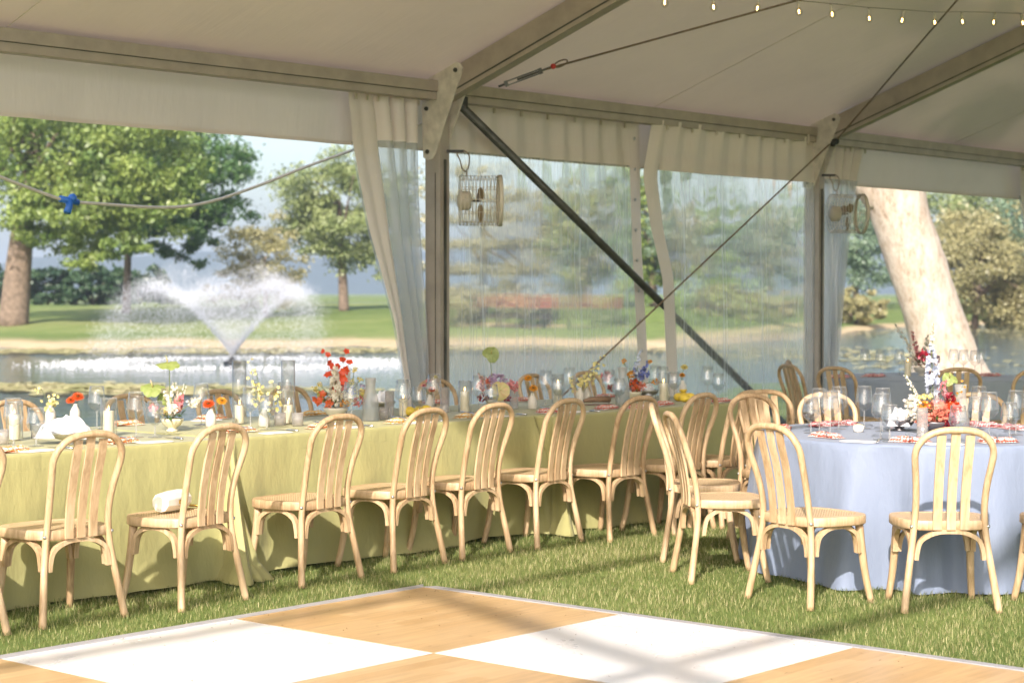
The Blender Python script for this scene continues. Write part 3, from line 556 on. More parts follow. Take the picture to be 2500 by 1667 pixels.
for k in range(150):
    e_ = random.uniform(0, 1) ** 2.2; x, y = (6.80 - 1.3 * e_, random.uniform(3.6, 6.5)) if k % 3 else (random.uniform(3.8, 6.8), 6.5 - 1.0 * e_); a = random.uniform(0, 6.28); L = random.uniform(.012, .035); c_, s_ = math.cos(a), math.sin(a)
    b.add([(x, y, .0315), (x + c_ * L * .5 - s_ * .002, y + s_ * L * .5 + c_ * .002, .035), (x + c_ * L, y + s_ * L, .032), (x + c_ * L * .5 + s_ * .002, y + s_ * L * .5 - c_ * .002, .035)], [(0, 1, 2, 3)])
tag(b.build('grass_clippings', 'fl_twig', smooth=False), 'loose grass clippings scattered on the dance floor', 'clippings', kind='stuff')

# ------------------------------------------------------------------ dance floor
FX, FY, FT = 6.815, 6.515, 1.228
df_ = thing('dance_floor', 'chequered dance floor of white and oak panels with grey edging', 'dance floor', (FX, FY, 0)); df_['kind'] = 'structure'
for i in range(4):
    for j in range(5):
        b = MB(); g = .003; x1, y1 = -i * FT, -j * FT; b.box((x1 - FT + g, y1 - FT + g, 0), (x1 - g, y1 - g, .03)); b.build('floor_panel', 'floor_wood' if (i + j) % 2 == 0 else 'floor_white', df_, False)
for k in range(4):
    b = MB(); a0, a1 = -k * FT - .002, -(k + 1) * FT + .002; b.add([(0.002, a0, 0), (.085, a0, 0), (.085, a0, .026), (.002, a0, .033), (0.002, a1, 0), (.085, a1, 0), (.085, a1, .026), (.002, a1, .033)], [(0, 1, 2, 3), (7, 6, 5, 4), (0, 4, 5, 1), (1, 5, 6, 2), (2, 6, 7, 3), (3, 7, 4, 0)]); b.build('edge_ramp', 'trim', df_, False)
    b = MB(); b.add([(a0 + (.085 if k == 0 else 0), 0.002, 0), (a0 + (.085 if k == 0 else 0), .085, 0), (a0 + (.085 if k == 0 else 0), .085, .026), (a0, .002, .033), (a1, 0.002, 0), (a1, .085, 0), (a1, .085, .026), (a1, .002, .033)], [(3, 2, 1, 0), (4, 5, 6, 7), (1, 5, 4, 0), (2, 6, 5, 1), (3, 7, 6, 2), (0, 4, 7, 3)]); b.build('edge_ramp', 'trim', df_, False)

# ------------------------------------------------------------------ tent
PX = [2.8, 10.43, 15.75, 21.07, 26.4]; YE, ZE, TN, YR = 9.85, 3.107, math.tan(R(19.6)), 3.1
def rz_(Y): return ZE + TN * (YE - Y)
tent = thing('frame_tent', 'white roofed aluminium frame tent with valance over the tables', 'tent', (0, 0, 0))
for i, x in enumerate(PX):
    b = MB(); b.box((x - .05, 9.75, -.02), (x + .05, 9.905, 3.05)); p = b.build('post', 'alu', tent, False)
    b = MB()
    for yy in (9.80,): b.box((x - .053, yy - .003, .0), (x - .0505, yy + .003, 2.4))
    b.box((x - .012, 9.742, .0), (x + .012, 9.7495, 2.5)); b.build('groove', 'dark_steel', p, False)
    b = MB(); b.box((x - .16, 9.62, -.01), (x + .16, 10.08, .012)); b.build('base_plate', 'dark_steel', p, False)
    n_ = Vector((0, -1, TN)).normalized(); up = Vector((0, TN, 1)).normalized()
    a = Vector((x, 9.9, rz_(9.9))) - up * .115; e = Vector((x, YR, rz_(YR))) - up * .115; b = MB(); b.bar(a, e, .1, .2, up); r = b.build('rafter', 'alu', tent, False)
    b = MB(); b.bar(a - up * .062 + Vector((-.0515, 0, 0)), e - up * .062 + Vector((-.0515, 0, 0)), .003, .012, up); b.bar(a - up * .062 + Vector((.0515, 0, 0)), e - up * .062 + Vector((.0515, 0, 0)), .003, .012, up); b.build('groove', 'dark_steel', r, False)
GP = [(9.939, 3.067), (9.923, 3.087), (9.580, 3.212), (9.540, 3.200), (9.513, 3.163), (9.537, 3.096), (9.685, 2.791), (9.790, 2.545), (9.823, 2.506), (9.872, 2.497), (9.917, 2.519), (9.935, 2.984)]
BP = [(9.580, 3.151), (9.884, 3.041), (9.878, 2.883), (9.869, 2.560)]
for i, x in enumerate(PX):
    for s in (-1, 1):
        b = MB(); n = len(GP); xs = (x + s * .051, x + s * .061)
        b.add([(xs[0], y, z) for y, z in GP] + [(xs[1], y, z) for y, z in GP], [tuple(range(n)), tuple(range(2 * n - 1, n - 1, -1))] + [(k, n + k, n + (k + 1) % n, (k + 1) % n) for k in range(n)]); p = b.build('gusset_plate', 'plate', tent, False)
        for (y, z) in BP:
            b = MB(); b.tube([(xs[1], y, z), (xs[1] + s * .012, y, z)], .017, 6, ref=(0, 0, 1)); b.tube([(xs[1] + s * .012, y, z), (xs[1] + s * .022, y, z)], .009, 8); b.build('bolt', 'dark_steel', p, False)
for i in range(len(PX) - 1):
    x0, x1 = PX[i] + .052, PX[i + 1] - .052
    b = MB(); b.box((x0, 9.76, 3.005), (x1, 9.90, 3.085)); b.box((x0, 9.775, 2.945), (x1, 9.89, 3.003)); b.build('eave_beam', 'alu', tent, False)
    b = MB(); b.box((x0, 9.772, 3.0), (x1, 9.7745, 3.006)); b.build('beam_seam', 'dark_steel', tent, False)
    def rf(u, v, x0=PX[i], x1=PX[i + 1]):
        Y = 9.98 + (YR - 9.98) * v; sag = -.035 * math.sin(math.pi * u) * math.sin(math.pi * v) ** .5 + .006 * math.sin(u * 40 + 3 * v) * max(0, 1 - v * 9)
        return (x0 + (x1 - x0) * u, Y, rz_(Y) + .004 + sag)
    b = MB(); b.grid(rf, 60, 40); b.build('roof_panel', 'roof', tent)
    b = MB(); xs = PX[i] + (PX[i + 1] - PX[i]) * .5
    for k in range(1): b.bar((xs, 9.9, rz_(9.9) - .042), (xs, 4, rz_(4) - .042), .006, .004)
    b.build('roof_seam', 'valance', tent, False)
    if True:
        ph = random.uniform(0, 6)
        def vf(u, v, x0=PX[i], x1=PX[i + 1]): x = x0 + (x1 - x0) * u; return (x, 10.03 + .018 * math.sin(x * 3.1 + ph) * v + .009 * math.sin(x * 11 + ph) * v + .03 * v, 3.04 - .455 * v)
        b = MB(); b.grid(vf, 90, 8); b.build('valance', 'valance', tent)
        def vh(u, v, x0=PX[i], x1=PX[i + 1]): q = vf(u, 1); return (q[0], q[1] - .004, q[2] + .028 * v)
        b = MB(); b.grid(vh, 90, 1); b.build('valance_hem', 'valance', tent)
for i in range(1, len(PX) - 1):                      # unseen roof panels added on the sunward slope to darken these bays
    def rn(u, v, x0=PX[i], x1=PX[i + 1]): Y = YR - 6.8 * v; return (x0 + (x1 - x0) * u, Y, rz_(YR) - TN * (YR - Y) + .004)
    b = MB(); b.grid(rn, 20, 20); b.build('roof_panel', 'roof', tent)
# open frame of the roof slope towards the sun
b = MB(); b.box((-6, YR - .06, rz_(YR) - .30), (26.4, YR + .06, rz_(YR) - .22)); b.build('ridge_beam', 'alu', tent, False)
def nz_(Y): return rz_(YR) - TN * (YR - Y)
for x in (-5.6, -.15, 5.2, 10.52, 15.82, 21.1):
    b = MB(); b.bar((x, YR, nz_(YR) - .115), (x, -3.65, nz_(-3.65) - .115), .08, .12, (0, -TN, 1)); b.build('rafter', 'alu', tent, False)
    b = MB(); b.box((x - .05, -3.75, -.02), (x + .05, -3.55, nz_(-3.65) - .02)); b.build('post', 'alu', tent, False)
for a_ in (.69, 2.22, 3.75, 5.3, 6.6):
    Y = YR - a_; b = MB(); b.box((-5.6, Y - .04, nz_(Y) - .15), (21.1, Y + .04, nz_(Y) - .07)); b.build('purlin', 'alu', tent, False)
b = MB(); P0 = (10.62, 9.79, 2.94); P1 = (15.72, 9.91, .03); b.tube([P0, P1], .033, 10); br = b.build('diagonal_brace', 'dark_steel', tent)
b = MB(); b.box((10.60, 9.76, 2.90), (10.70, 9.83, 2.99)); b.build('brace_bracket', 'black', br, False)
def cable(pts, r, name='cable', mat='rust'): b = MB(); b.tube(pts, r, 6); return b.build(name, mat, tent)
cable([(16.05, 9.60, 3.13), (15.6, 9.64, 2.86), (10.62, 9.70, .03)], .0085, 'wall_cable')
b = MB()
for q in ((15.72, 9.61, 2.93), (15.76, 9.60, 2.95), (15.80, 9.62, 2.99), (16.0, 9.58, 3.1), (16.06, 9.56, 3.13)): b.ball(q, .035, 8, 5)
b.build('cable_clamp', 'black', tent)
c1 = [(10.60, 9.36, rz_(9.36) - .25), (10.86, 9.13, rz_(9.13) - .2), (12.24, 7.82, rz_(7.82) - .13), (15.76, 4.5, rz_(4.5) - .16)]
cable(c1[1:], .008, 'roof_cable'); d_ = (Vector(c1[1]) - Vector(c1[0])).normalized(); a = Vector(c1[0])
b = MB(); b.tube([a, a + d_ * .07], .009, 8); b.bar(a + d_ * .06 + Vector((0, 0, .016)), a + d_ * .34 + Vector((0, 0, .016)), .012, .010); b.bar(a + d_ * .06 - Vector((0, 0, .016)), a + d_ * .34 - Vector((0, 0, .016)), .012, .010); b.bar(a + d_ * .05, a + d_ * .075, .02, .045); b.bar(a + d_ * .325, a + d_ * .35, .02, .045); b.tube([a + d_ * .15, a + d_ * .42], .008, 8); tb = b.build('turnbuckle', 'dark_steel', tent, False)
b = MB(); b.ball(a + d_ * .44, .022, 10, 6); b.build('safety_cap', 'red', tb)
b = MB(); k0 = a + d_ * .50; b.tube([k0 + d_ * .055 * math.cos(t_) + Vector((0, 0, 1)) * .022 * math.sin(t_) for t_ in np.linspace(0, 6.28, 18)], .006, 6, ref=(1, 0, .3)); b.build('shackle', 'rust', tb)
cable([(15.66, 9.52, rz_(9.52) - .26), (14.0, 7.38, rz_(7.38) - .10), (10.6, 3.5, rz_(3.5) - .1)], .008, 'roof_cable')

# ------------------------------------------------------------------ window curtains
def sc(x, z, Y): k = Y / 9.74; return x * k, HC + (z - HC) * k                      # same line of sight, pushed out to the curtain plane
def curtain(name, label, left, right, Y, hdr, border, top, bot=.02, folds=9, amp=.026, clips=None, nu=90, holes=False):
    """left/right: lists of (x,z) edges; hdr: z where the opaque header ends; border(u) -> opaque side strip"""
    t = thing(name, label, 'curtain', (0, 0, 0)); lz = [z for x, z in left][::-1]; lx = [x for x, z in left][::-1]; rz2 = [z for x, z in right][::-1]; rx = [x for x, z in right][::-1]; ph = random.uniform(0, 6)
    def fn(u, v):
        z = top + (bot - top) * v; a = np.interp(z, lz, lx); e = np.interp(z, rz2, rx); x = a + (e - a) * u
        fo = math.sin(u * folds * 6.28 + ph + 1.5 * math.sin(u * 9)); return (x, Y + amp * (math.copysign(abs(fo) ** 1.6, fo) * max(0, 1 - 3.2 * v) + .3 * math.sin(u * 7 + ph * 2 + v * 2)), z)
    vh_ = (top - hdr) / (top - bot); nv = 40
    parts = (('header', 'curtain', lambda u, v: v < vh_ and not border(u)), ('side_strip', 'curtain', lambda u, v: border(u)), ('window', 'vinyl', lambda u, v: v >= vh_ and not border(u)))
    for nm, mt, kp in parts: b = MB(); b.grid(fn, nu, nv, kp); b.build(nm, mt, t)
    def seam(u, v): q = fn(u, vh_ - .015 + .04 * v); return (q[0], q[1] - .006, q[2])
    b = MB(); b.grid(seam, nu, 2, lambda u, v: not border(u)); b.build('seam_band', 'valance', t)
    if clips:
        for k in range(clips):
            q = fn((k + .5) / clips, 0); b = MB(); b.box((q[0] - .009, q[1] - .02, q[2] - .075), (q[0] + .009, q[1] - .006, q[2] + .03)); b.build('clip', 'white_wire', t, False)
    if holes:
        for k in range(11):
            q = fn(.965, .055 + k * .088); b = MB(); b.tube([(q[0], q[1] - .012, q[2]), (q[0], q[1] - .004, q[2])], .013, 10); b.build('grommet', 'bolt', t)
    return t
Y1 = 9.955
e = lambda pts, Y: [sc(x, z, Y) for x, z in pts]
curtain('window_curtain', 'clear window curtain with white header behind the long brace beside the first post', e([(10.45, 2.95), (10.46, .02)], Y1), e([(12.80, 2.96), (12.855, 1.91), (12.955, .87), (12.99, .02)], Y1), Y1, 2.665, lambda u: u > .945, 2.985, clips=7, holes=True)
Y2 = 9.80
curtain('window_curtain', 'clear window curtain with slanting white edge beside the second post', e([(13.03, 2.95), (12.89, 2.50), (12.985, 2.06), (13.156, 1.62), (13.22, .83), (13.25, .02)], Y2), e([(15.62, 2.99), (15.62, .02)], Y2), Y2, 2.63, lambda u: u < .062, 2.985, clips=7, amp=.024)
def gathered(name, label, left, right, Y, hdr, bw, top, bot=.02, folds=5):
    t = thing(name, label, 'curtain', (0, 0, 0)); lz = [z for x, z in left][::-1]; lx = [x for x, z in left][::-1]; rz2 = [z for x, z in right][::-1]; rx = [x for x, z in right][::-1]; ph = random.uniform(0, 6)
    def fn(u, v):
        z = top + (bot - top) * v; a = np.interp(z, lz, lx); e_ = np.interp(z, rz2, rx); k = math.sin(u * folds * 6.28 + ph)
        fl = max(.12, min(1, (u - bw * .75) * 5)); return (a + (e_ - a) * (u + .03 * fl * math.cos(u * folds * 6.28 + ph)), Y + fl * (.05 * k + .03 * math.sin(u * 31 + v * 4) * (.3 + .7 * v)) + .012 * math.sin(9 * v + 6 * u), z)
    vh_ = (top - hdr) / (top - bot)
    for nm, mt, kp in (('header', 'curtain', lambda u, v: v < vh_ and u >= bw), ('side_strip', 'curtain', lambda u, v: u < bw), ('window', 'vinyl_gathered', lambda u, v: v >= vh_ and u >= bw)):
        b = MB(); b.grid(fn, 100, 60, kp); b.build(nm, mt, t)
    b = MB(); b.grid(lambda u, v: (lambda q: (q[0], q[1] + .03, q[2]))(fn(u * .98 + .01, vh_ + v * (1 - vh_))), 70, 40); b.build('inner_layer', 'vinyl_gathered', t)
    for k in range(6): q = fn((k + .5) / 6, 0); b = MB(); b.box((q[0] - .009, q[1] - .02, q[2] - .06), (q[0] + .009, q[1] - .006, q[2] + .03)); b.build('clip', 'white_wire', t, False)
    return t
Y3 = 9.93
gathered('gathered_curtain', 'gathered white and clear curtain pulled back against the first post', e([(9.419, 2.90), (9.453, 2.748), (9.482, 2.548), (9.632, 1.946), (9.875, 1.284), (9.996, .833), (10.05, .02)], Y3), e([(10.15, 2.978), (10.17, 1.7), (10.2, .02)], Y3), Y3, 2.60, .37, 2.965)
gathered('gathered_curtain', 'gathered clear curtain pulled back beside the leaning trunk', e([(15.80, 2.98), (15.80, .02)], Y3), e([(16.527, 2.997), (16.363, 2.58), (16.202, 1.975), (16.043, 1.377), (15.92, .743), (15.9, .02)], Y3), Y3, 2.62, -.1, 2.965, folds=4)

gathered('gathered_curtain', 'gathered white curtain pulled back against the third post', e([(19.92, 2.95), (20.0, 2.5), (20.2, 1.9), (20.45, .8), (20.5, .02)], Y3), e([(20.62, 2.97), (20.66, .02)], Y3), Y3, 2.62, .3, 2.965, folds=4)
# festoon cable outside, blue connector
b = MB(); b.tube(cr([(6.2, 10.3, 2.5), (6.659, 10.3, 2.32), (6.909, 10.3, 2.229), (7.136, 10.3, 2.164), (7.403, 10.3, 2.098), (7.679, 10.3, 2.085), (8.223, 10.3, 2.08), (8.607, 10.3, 2.132), (9.091, 10.3, 2.274), (9.515, 10.3, 2.42), (10.096, 10.3, 2.603), (10.5, 10.02, 2.8)], 5), .011, 8)
ct = thing('power_cable', 'white power cable sagging across the open bay with a blue connector', 'cable', (0, 0, 0)); b.build('cable', 'rubber_white', ct)
b = MB(); b.tube([(7.36, 10.3, 2.108), (7.50, 10.3, 2.088)], .022, 10); b.tube([(7.43, 10.3, 2.10), (7.425, 10.29, 2.06), (7.40, 10.28, 2.02)], [.026, .022, .026], 10); b.ball((7.45, 10.29, 2.115), .03); b.build('connector', 'blue_plastic', ct)

# fans
def fan(label, X, Y, Z, ang):
    t = thing('drum_fan', label, 'fan', (X, Y, Z), ang, 'drum fans on the tent posts'); Rr, L = .185, .30; b = MB()
    for k in range(12): x = k * L / 11; b.tube([(x, Rr * math.cos(a), Rr * math.sin(a)) for a in np.linspace(0, 6.2832, 25)], .0026, 5, cap=False, ref=(1, 0, 0))
    for k in range(12): a = k * math.pi / 6; b.tube([(0, Rr * math.cos(a), Rr * math.sin(a)), (L, Rr * math.cos(a), Rr * math.sin(a))], .0026, 5)
    for x in (0, L):
        for k in range(4): r = .03 + k * .05; b.tube([(x, r * math.cos(a), r * math.sin(a)) for a in np.linspace(0, 6.2832, 21)], .0024, 5, cap=False, ref=(1, 0, 0))
    b.build('cage', 'white_wire', t)
    b = MB(); b.tube([(L, (Rr + .004) * math.cos(a), (Rr + .004) * math.sin(a)) for a in np.linspace(0, 6.2832, 31)], 1, flat=(.03, .012), cap=False, ref=(1, 0, 0)); b.build('rim', 'white_wire', t)
    b = MB(); b.tube([(-.02, 0, 0), (.0, 0, 0), (.07, 0, 0), (.085, 0, 0)], [.04, .072, .072, .05], 16); mo = b.build('motor', 'white_wire', t); b = MB(); b.tube([(.085, 0, 0), (.16, 0, 0)], .009, 8); b.build('shaft', 'black', mo)
    for k in range(3):
        a = .5 + k * 2.094
        def bl(u, v, a=a): r = .03 + .135 * v; w = .035 * math.sin(.5 + 2.3 * v) ** .8 * (u - .5) * 2 + 0; c, s_ = math.cos(a), math.sin(a); return (.155 + w * .7, r * c - w * .75 * s_, r * s_ + w * .75 * c)
        b = MB(); b.grid(bl, 6, 8); b.build('blade', 'blade', t)
    b = MB(); b.tube(cr([(.05, 0, Rr), (.05, 0, Rr + .03), (.02, 0, Rr + .05), (.0, 0, Rr + .12), (-.02, 0, Rr + .17), (.03, 0, Rr + .19), (.07, 0, Rr + .15), (.065, 0, Rr + .07), (.05, 0, Rr + .04)], 5), .005, 6); b.build('carabiner', 'rust', t)
    b = MB(); b.bar((-.10, 0, Rr + .185), (.03, 0, Rr + .185), .02, .02); b.build('hanger', 'black', t, False)
fan('cream wire drum fan hanging on the first post beside the brace', 10.50, 9.66, 2.19, R(-44)); fan('cream wire drum fan hanging on the far post behind the gathered curtain', 15.82, 9.68, 2.26, R(-40))

# string lights
sl = thing('string_lights', 'string of small glowing bulbs under the tent roof', 'string lights', (0, 0, 0)); BL = [(10.2, 7.53, 3.46), (10.75, 7.53, 3.49), (11.29, 7.51, 3.54), (11.8, 7.51, 3.57), (12.3, 7.54, 3.61), (12.83, 7.53, 3.64), (13.35, 7.52, 3.68), (13.86, 7.53, 3.72), (14.36, 7.55, 3.78), (14.9, 7.52, 3.83), (15.41, 7.53, 3.88)]
b = MB(); b.tube(cr([(x, y, z + .05) for x, y, z in BL], 4), .0025, 5); b.build('wire', 'rust', sl)
for k, (x, y, z) in enumerate(BL):
    tl = Vector((random.uniform(-.25, .25), random.uniform(-.2, .2), 1)).normalized(); c = Vector((x, y, z + .045)); b = MB(); b.tube([c, c - tl * .05], .011, 8); so = b.build('socket', 'rubber_white', sl)
    b = MB(); b.tube([c - tl * .05, c - tl * .06, c - tl * .08, c - tl * .1, c - tl * .115], [.012, .02, .028, .022, .004], 10); b.build('bulb', 'bulb_glass', so); b = MB(); b.tube([c - tl * .065, c - tl * .092], .005, 6); b.build('filament', 'filament', so)

# ------------------------------------------------------------------ tablecloths
TZ = .737
def rect_cloth(label, x0, x1, y0, y1, mat, seed):
    rnd = random.Random(seed); cx, cy, a, b_ = (x0 + x1) / 2, (y0 + y1) / 2, (x1 - x0) / 2, (y1 - y0) / 2; r = .02; base = []
    for (sx, sy, a0) in ((1, -1, -90), (1, 1, 0), (-1, 1, 90), (-1, -1, 180)):
        for k in range(13): t = R(a0 + k * 7.5); base.append((sx * (a - r) + r * math.cos(t), sy * (b_ - r) + r * math.sin(t), math.cos(t), math.sin(t), math.sin(math.pi * k / 12)))
        q = base[-1]; nx_ = {(1, -1): (a - .0, b_ - r), (1, 1): (-(a - r), b_), (-1, 1): (-a, -(b_ - r)), (-1, -1): (a - r, -b_)}[(sx, sy)]; L = math.hypot(nx_[0] - q[0], nx_[1] - q[1]); n = max(6, int(L / .035))
        for k in range(1, n): base.append((q[0] + (nx_[0] - q[0]) * k / n, q[1] + (nx_[1] - q[1]) * k / n, q[2], q[3], 0))
    ph = [rnd.uniform(0, 6.28) for _ in range(6)]; lv = [(0, TZ), (.006, TZ - .002), (.010, TZ - .008)] + [(None, TZ - .02 - (TZ - .03) * t) for t in np.linspace(0, 1, 16)]; vs = []; n = len(base)
    for j, (o, z) in enumerate(lv):
        t = max(0, (TZ - z) / TZ); s = 0
        for i, (bx, by, nx, ny, cw) in enumerate(base):
            p0 = base[i - 1]; s += math.hypot(bx - p0[0], by - p0[1]); off = o
            if off is None:
                fold = .014 * math.sin(s * 3.3 + ph[0]) + .011 * math.sin(s * 7.9 + ph[1] + t) + .007 * math.sin(s * 15 + ph[2] + 2 * t) + .004 * math.sin(s * 29 + ph[3] - 3 * t)
                off = .012 + .012 * t + fold * t ** 1.1 * 1.5 + .055 * max(0, t - .86) / .14 * (.45 + .55 * math.sin(s * 5.1 + ph[3]))
                lob = cw * (.24 * t ** 1.1) * (1 + .25 * math.sin(9 * cw + ph[4]))
                vs.append((bx + nx * (off + lob * .55), by + ny * (off + lob * 1.1), max(.012, z + .012 * math.sin(s * 4.1 + ph[5]) * t)))
            else: vs.append((bx + nx * off, by + ny * off, z))
    m = MB(); k = len(lv); m.add(vs, [(j * n + i, (j + 1) * n + i, (j + 1) * n + (i + 1) % n, j * n + (i + 1) % n) for j in range(k - 1) for i in range(n)] + [tuple(range(n))])
    o = m.build('tablecloth', mat); o.location = (cx, cy, 0); flatsh(o, 60); return tag(o, label, 'tablecloth', 'sage green tablecloths')
rect_cloth('sage green cloth on the long table holding the green anthuriums', 3.7, 6.43, 7.60, 8.84, 'green_cloth', 1)
rect_cloth('sage green cloth on the middle long table with the tall glass cylinders', 6.49, 8.93, 7.60, 8.84, 'green_cloth', 2)
rect_cloth('shaded sage green cloth on the long table beside the round blue table', 8.97, 11.28, 7.45, 8.69, 'green_cloth', 3)
def round_cloth(label, cx, cy, Rr, mat, seed, nf=12):
    rnd = random.Random(seed); ph = [rnd.uniform(0, 6.28) for _ in range(6)]; n = 300; lv = [(-.05, TZ), (-.006, TZ), (.004, TZ - .004)] + [(None, z) for z in np.linspace(TZ - .015, .01, 24)]; vs = [(0, 0, TZ)]
    for o, z in lv:
        t = (TZ - z) / TZ
        for i in range(n):
            th = 2 * math.pi * i / n
            if o is None:
                w_ = th + .10 * math.sin(3 * th + ph[0]) + .06 * math.sin(5 * th + ph[1]); f = math.sin(nf * w_ + ph[2]); f = math.copysign(abs(f) ** 1.0, f) if f < 0 else f ** 1.5
                amp = .5 + .5 * math.sin(4 * th + ph[3]); off = .008 + .055 * t + (.085 * f * (.3 + .7 * amp) + .010 * math.sin(2.4 * nf * w_ + ph[4])) * t ** .62
            else: off = o
            vs.append(((Rr + off) * math.cos(th), (Rr + off) * math.sin(th), z + (.012 * math.sin(9 * th) * t if o is None and t < .97 else 0)))
    m = MB(); k = len(lv); m.add(vs, [(0, 1 + i, 1 + (i + 1) % n) for i in range(n)] + [(1 + j * n + i, 1 + (j + 1) * n + i, 1 + (j + 1) * n + (i + 1) % n, 1 + j * n + (i + 1) % n) for j in range(k - 1) for i in range(n)])
    o = m.build('tablecloth', mat); o.location = (cx, cy, 0); return tag(o, label, 'tablecloth', 'round blue tablecloths')
BC = (9.25, 5.05); round_cloth('dusty blue cloth on the sunlit round table', *BC, .91, 'blue_cloth', 4)
FC = LD(3.81, 17.2); round_cloth('grey blue cloth on the shaded round table by the far post', *FC, .91, 'grey_cloth', 5)

# ------------------------------------------------------------------ chairs
def make_chair():
    t = thing('bentwood_chair', '', 'chair'); b = MB()
    half = [(.223, -.245, .0), (.205, -.225, .13), (.180, -.200, .30), (.168, -.195, .40), (.162, -.205, .50), (.167, -.228, .60), (.178, -.258, .69), (.183, -.276, .745), (.172, -.292, .79), (.135, -.305, .833), (.075, -.312, .857)]
    full = half + [(0, -.314, .862)] + [(-x, y, z) for x, y, z in half[::-1]]; P = cr(full, 4); rr = [.0165 if p[2] > .3 else .0165 + (.3 - p[2]) * .006 for p in P]; b.tube(P, rr, 9, ref=(0, 1, 0)); b.build('back_frame', 'wood', t)
    for x in (-.064, 0, .064):
        P = cr([(x, -.222, .388), (x * 1.0, -.222, .45), (x * 1.0, -.236, .56), (x * 1.02, -.262, .68), (x * 1.04, -.290, .775), (x * 1.05, -.304, .838 if x else .850)], 3); b = MB(); b.tube(P, 1, flat=(.042, .011), ref=(1, 0, 0)); b.build('slat', 'wood', t, False)
    out = cr([(0, -.212), (.11, -.210), (.172, -.185), (.208, -.105), (.227, .015), (.216, .11), (.165, .165), (.08, .184), (0, .188), (-.08, .184), (-.165, .165), (-.216, .11), (-.227, .015), (-.208, -.105), (-.172, -.185), (-.11, -.210)], 4, True)
    b = MB(); n = len(out); ring = lambda k, z: [(p[0] * k, p[1] * k, z) for p in out]; vs = ring(.97, .383) + ring(1, .389) + ring(1, .422) + ring(.985, .429) + ring(.80, .430) + ring(.79, .427)
    b.add(vs, [tuple(range(n))[::-1]] + [(j * n + i, j * n + (i + 1) % n, (j + 1) * n + (i + 1) % n, (j + 1) * n + i) for j in range(5) for i in range(n)]); s = b.build('seat', 'wood', t); flatsh(s, 50)
    b = MB(); b.add(ring(.80, .4275), [tuple(range(n))]); b.build('cane_panel', 'cane', s, False)
    for sx in (-1, 1):
        b = MB(); b.tube(cr([(sx * .178, .112, .384), (sx * .185, .126, .25), (sx * .193, .145, .12), (sx * .206, .170, 0)], 3), list(np.linspace(.021, .0165, 10)), 9, ref=(0, 1, 0)); b.build('leg', 'wood', t)
    def arch(p, q, zt=.378, zb=.245):
        p, q = np.array(p), np.array(q); pts = []
        for u, z in ((0, zb), (.015, zb + .04), (.06, zb + .085), (.16, zt - .022), (.32, zt - .003), (.5, zt), (.68, zt - .003), (.84, zt - .022), (.94, zb + .085), (.985, zb + .04), (1, zb)): pts.append((*(p + (q - p) * u), z))
        b = MB(); d = (q - p) / np.linalg.norm(q - p); b.tube(cr(pts, 3), 1, flat=(.025, .020), ref=(-d[1], d[0], 0)); b.build('arch_brace', 'wood', t, False)
    arch((-.160, -.203), (.160, -.203)); arch((-.168, .112), (.168, .112)); arch((-.172, -.165), (-.190, .098)); arch((.172, -.165), (.190, .098))
    for sx in (-1, 1): b = MB(); b.ball((sx * .181, -.203, .402), .0095, 8, 4); b.build('bolt', 'bolt', t)
    return t
CH = Kind(make_chair())
def chair(x, y, face, label, group): return CH.put((x, y, 0), face - math.pi / 2, label, group)
row = [(4.55, 7.33, .0), (5.18, 7.32, -.02), (5.84, 7.24, .12), (6.72, 7.335, .05), (7.39, 7.36, .09), (7.97, 7.385, .07), (8.61, 7.375, .06), (9.13, 7.22, .0), (9.64, 7.13, .04), (10.10, 7.10, .05)]
nth = ['third', '', '', 'next', 'second', 'third', 'fourth', 'fifth', 'sixth', 'seventh']
for i, (x, y, a) in enumerate(row):
    lb = ['pale bentwood chair two places from the clutch chair, away from the round tables', 'pale bentwood chair next to the clutch chair, away from the round tables', 'pale bentwood chair with a white clutch bag on its seat'][i] if i < 3 else 'bentwood chair at the green tables, %s from the clutch chair towards the round table' % nth[i]
    chair(x, y, math.pi / 2 + a, lb, 'chairs along the sunny side of the green tables')
pond_labels = ['behind the first candle cylinder', 'between the bread cloth and the anthuriums', 'behind the two orange zinnias', 'behind the second tall cylinder', 'beside the first tent post', 'behind the amber zinnias', 'behind the yellow orchid sprays']
for (x, z), a in zip([(6.408, 0.866), (7.222, 0.876), (7.945, 0.885), (8.561, 0.874), (9.964, 0.842), (11.072, 0.807), (11.720, 0.816)], (.03, -.04, .02, .05, -.03, .04, 0)):
    pc = pond_labels.pop(0)
    chair(x, 9.12, -math.pi / 2 + a, 'bentwood chair on the pond side ' + pc, 'chairs along the pond side of the green tables')
def at_table(l, d, label, grp, c, turn=0):
    x, y = LD(l, d); chair(x, y, math.atan2(c[1] - y, c[0] - x) + R(turn), label, grp)
g1 = 'chairs round the sunlit blue table'; g2 = 'chairs round the shaded blue table'
chair(7.91, 4.92, R(-15), 'sunlit bentwood chair at the blue table, second from the green tables row', g1)
chair(8.176, 4.40, R(42.5), 'sunlit bentwood chair squarely backed to the dance floor at the blue table', g1)
chair(8.24, 5.67, R(-42), 'sunlit bentwood chair seen edge on at the blue table, facing the trunk', g1)
chair(8.78, 6.18, R(-55), 'bentwood chair just behind the edge on chair at the blue table', g1)
at_table(2.70, 9.11, 'sunlit bentwood chair at the blue table, beyond the squarely backed one', g1, BC)
chair(9.66, 6.24, R(-106), 'shaded bentwood chair between the blue table and the end of the green tables', g1)
for l, d, lb in ((1.72, 11.85, 'shaded bentwood chair at the far side of the blue table below the post chairs'), (2.02, 11.50, 'pale bentwood chair behind the glasses at the far side of the blue table'), (2.78, 11.52, 'pale bentwood chair behind the tall flowers on the blue table'), (3.22, 11.12, 'pale bentwood chair behind the carafe on the blue table')): at_table(l, d, lb, g1, BC)
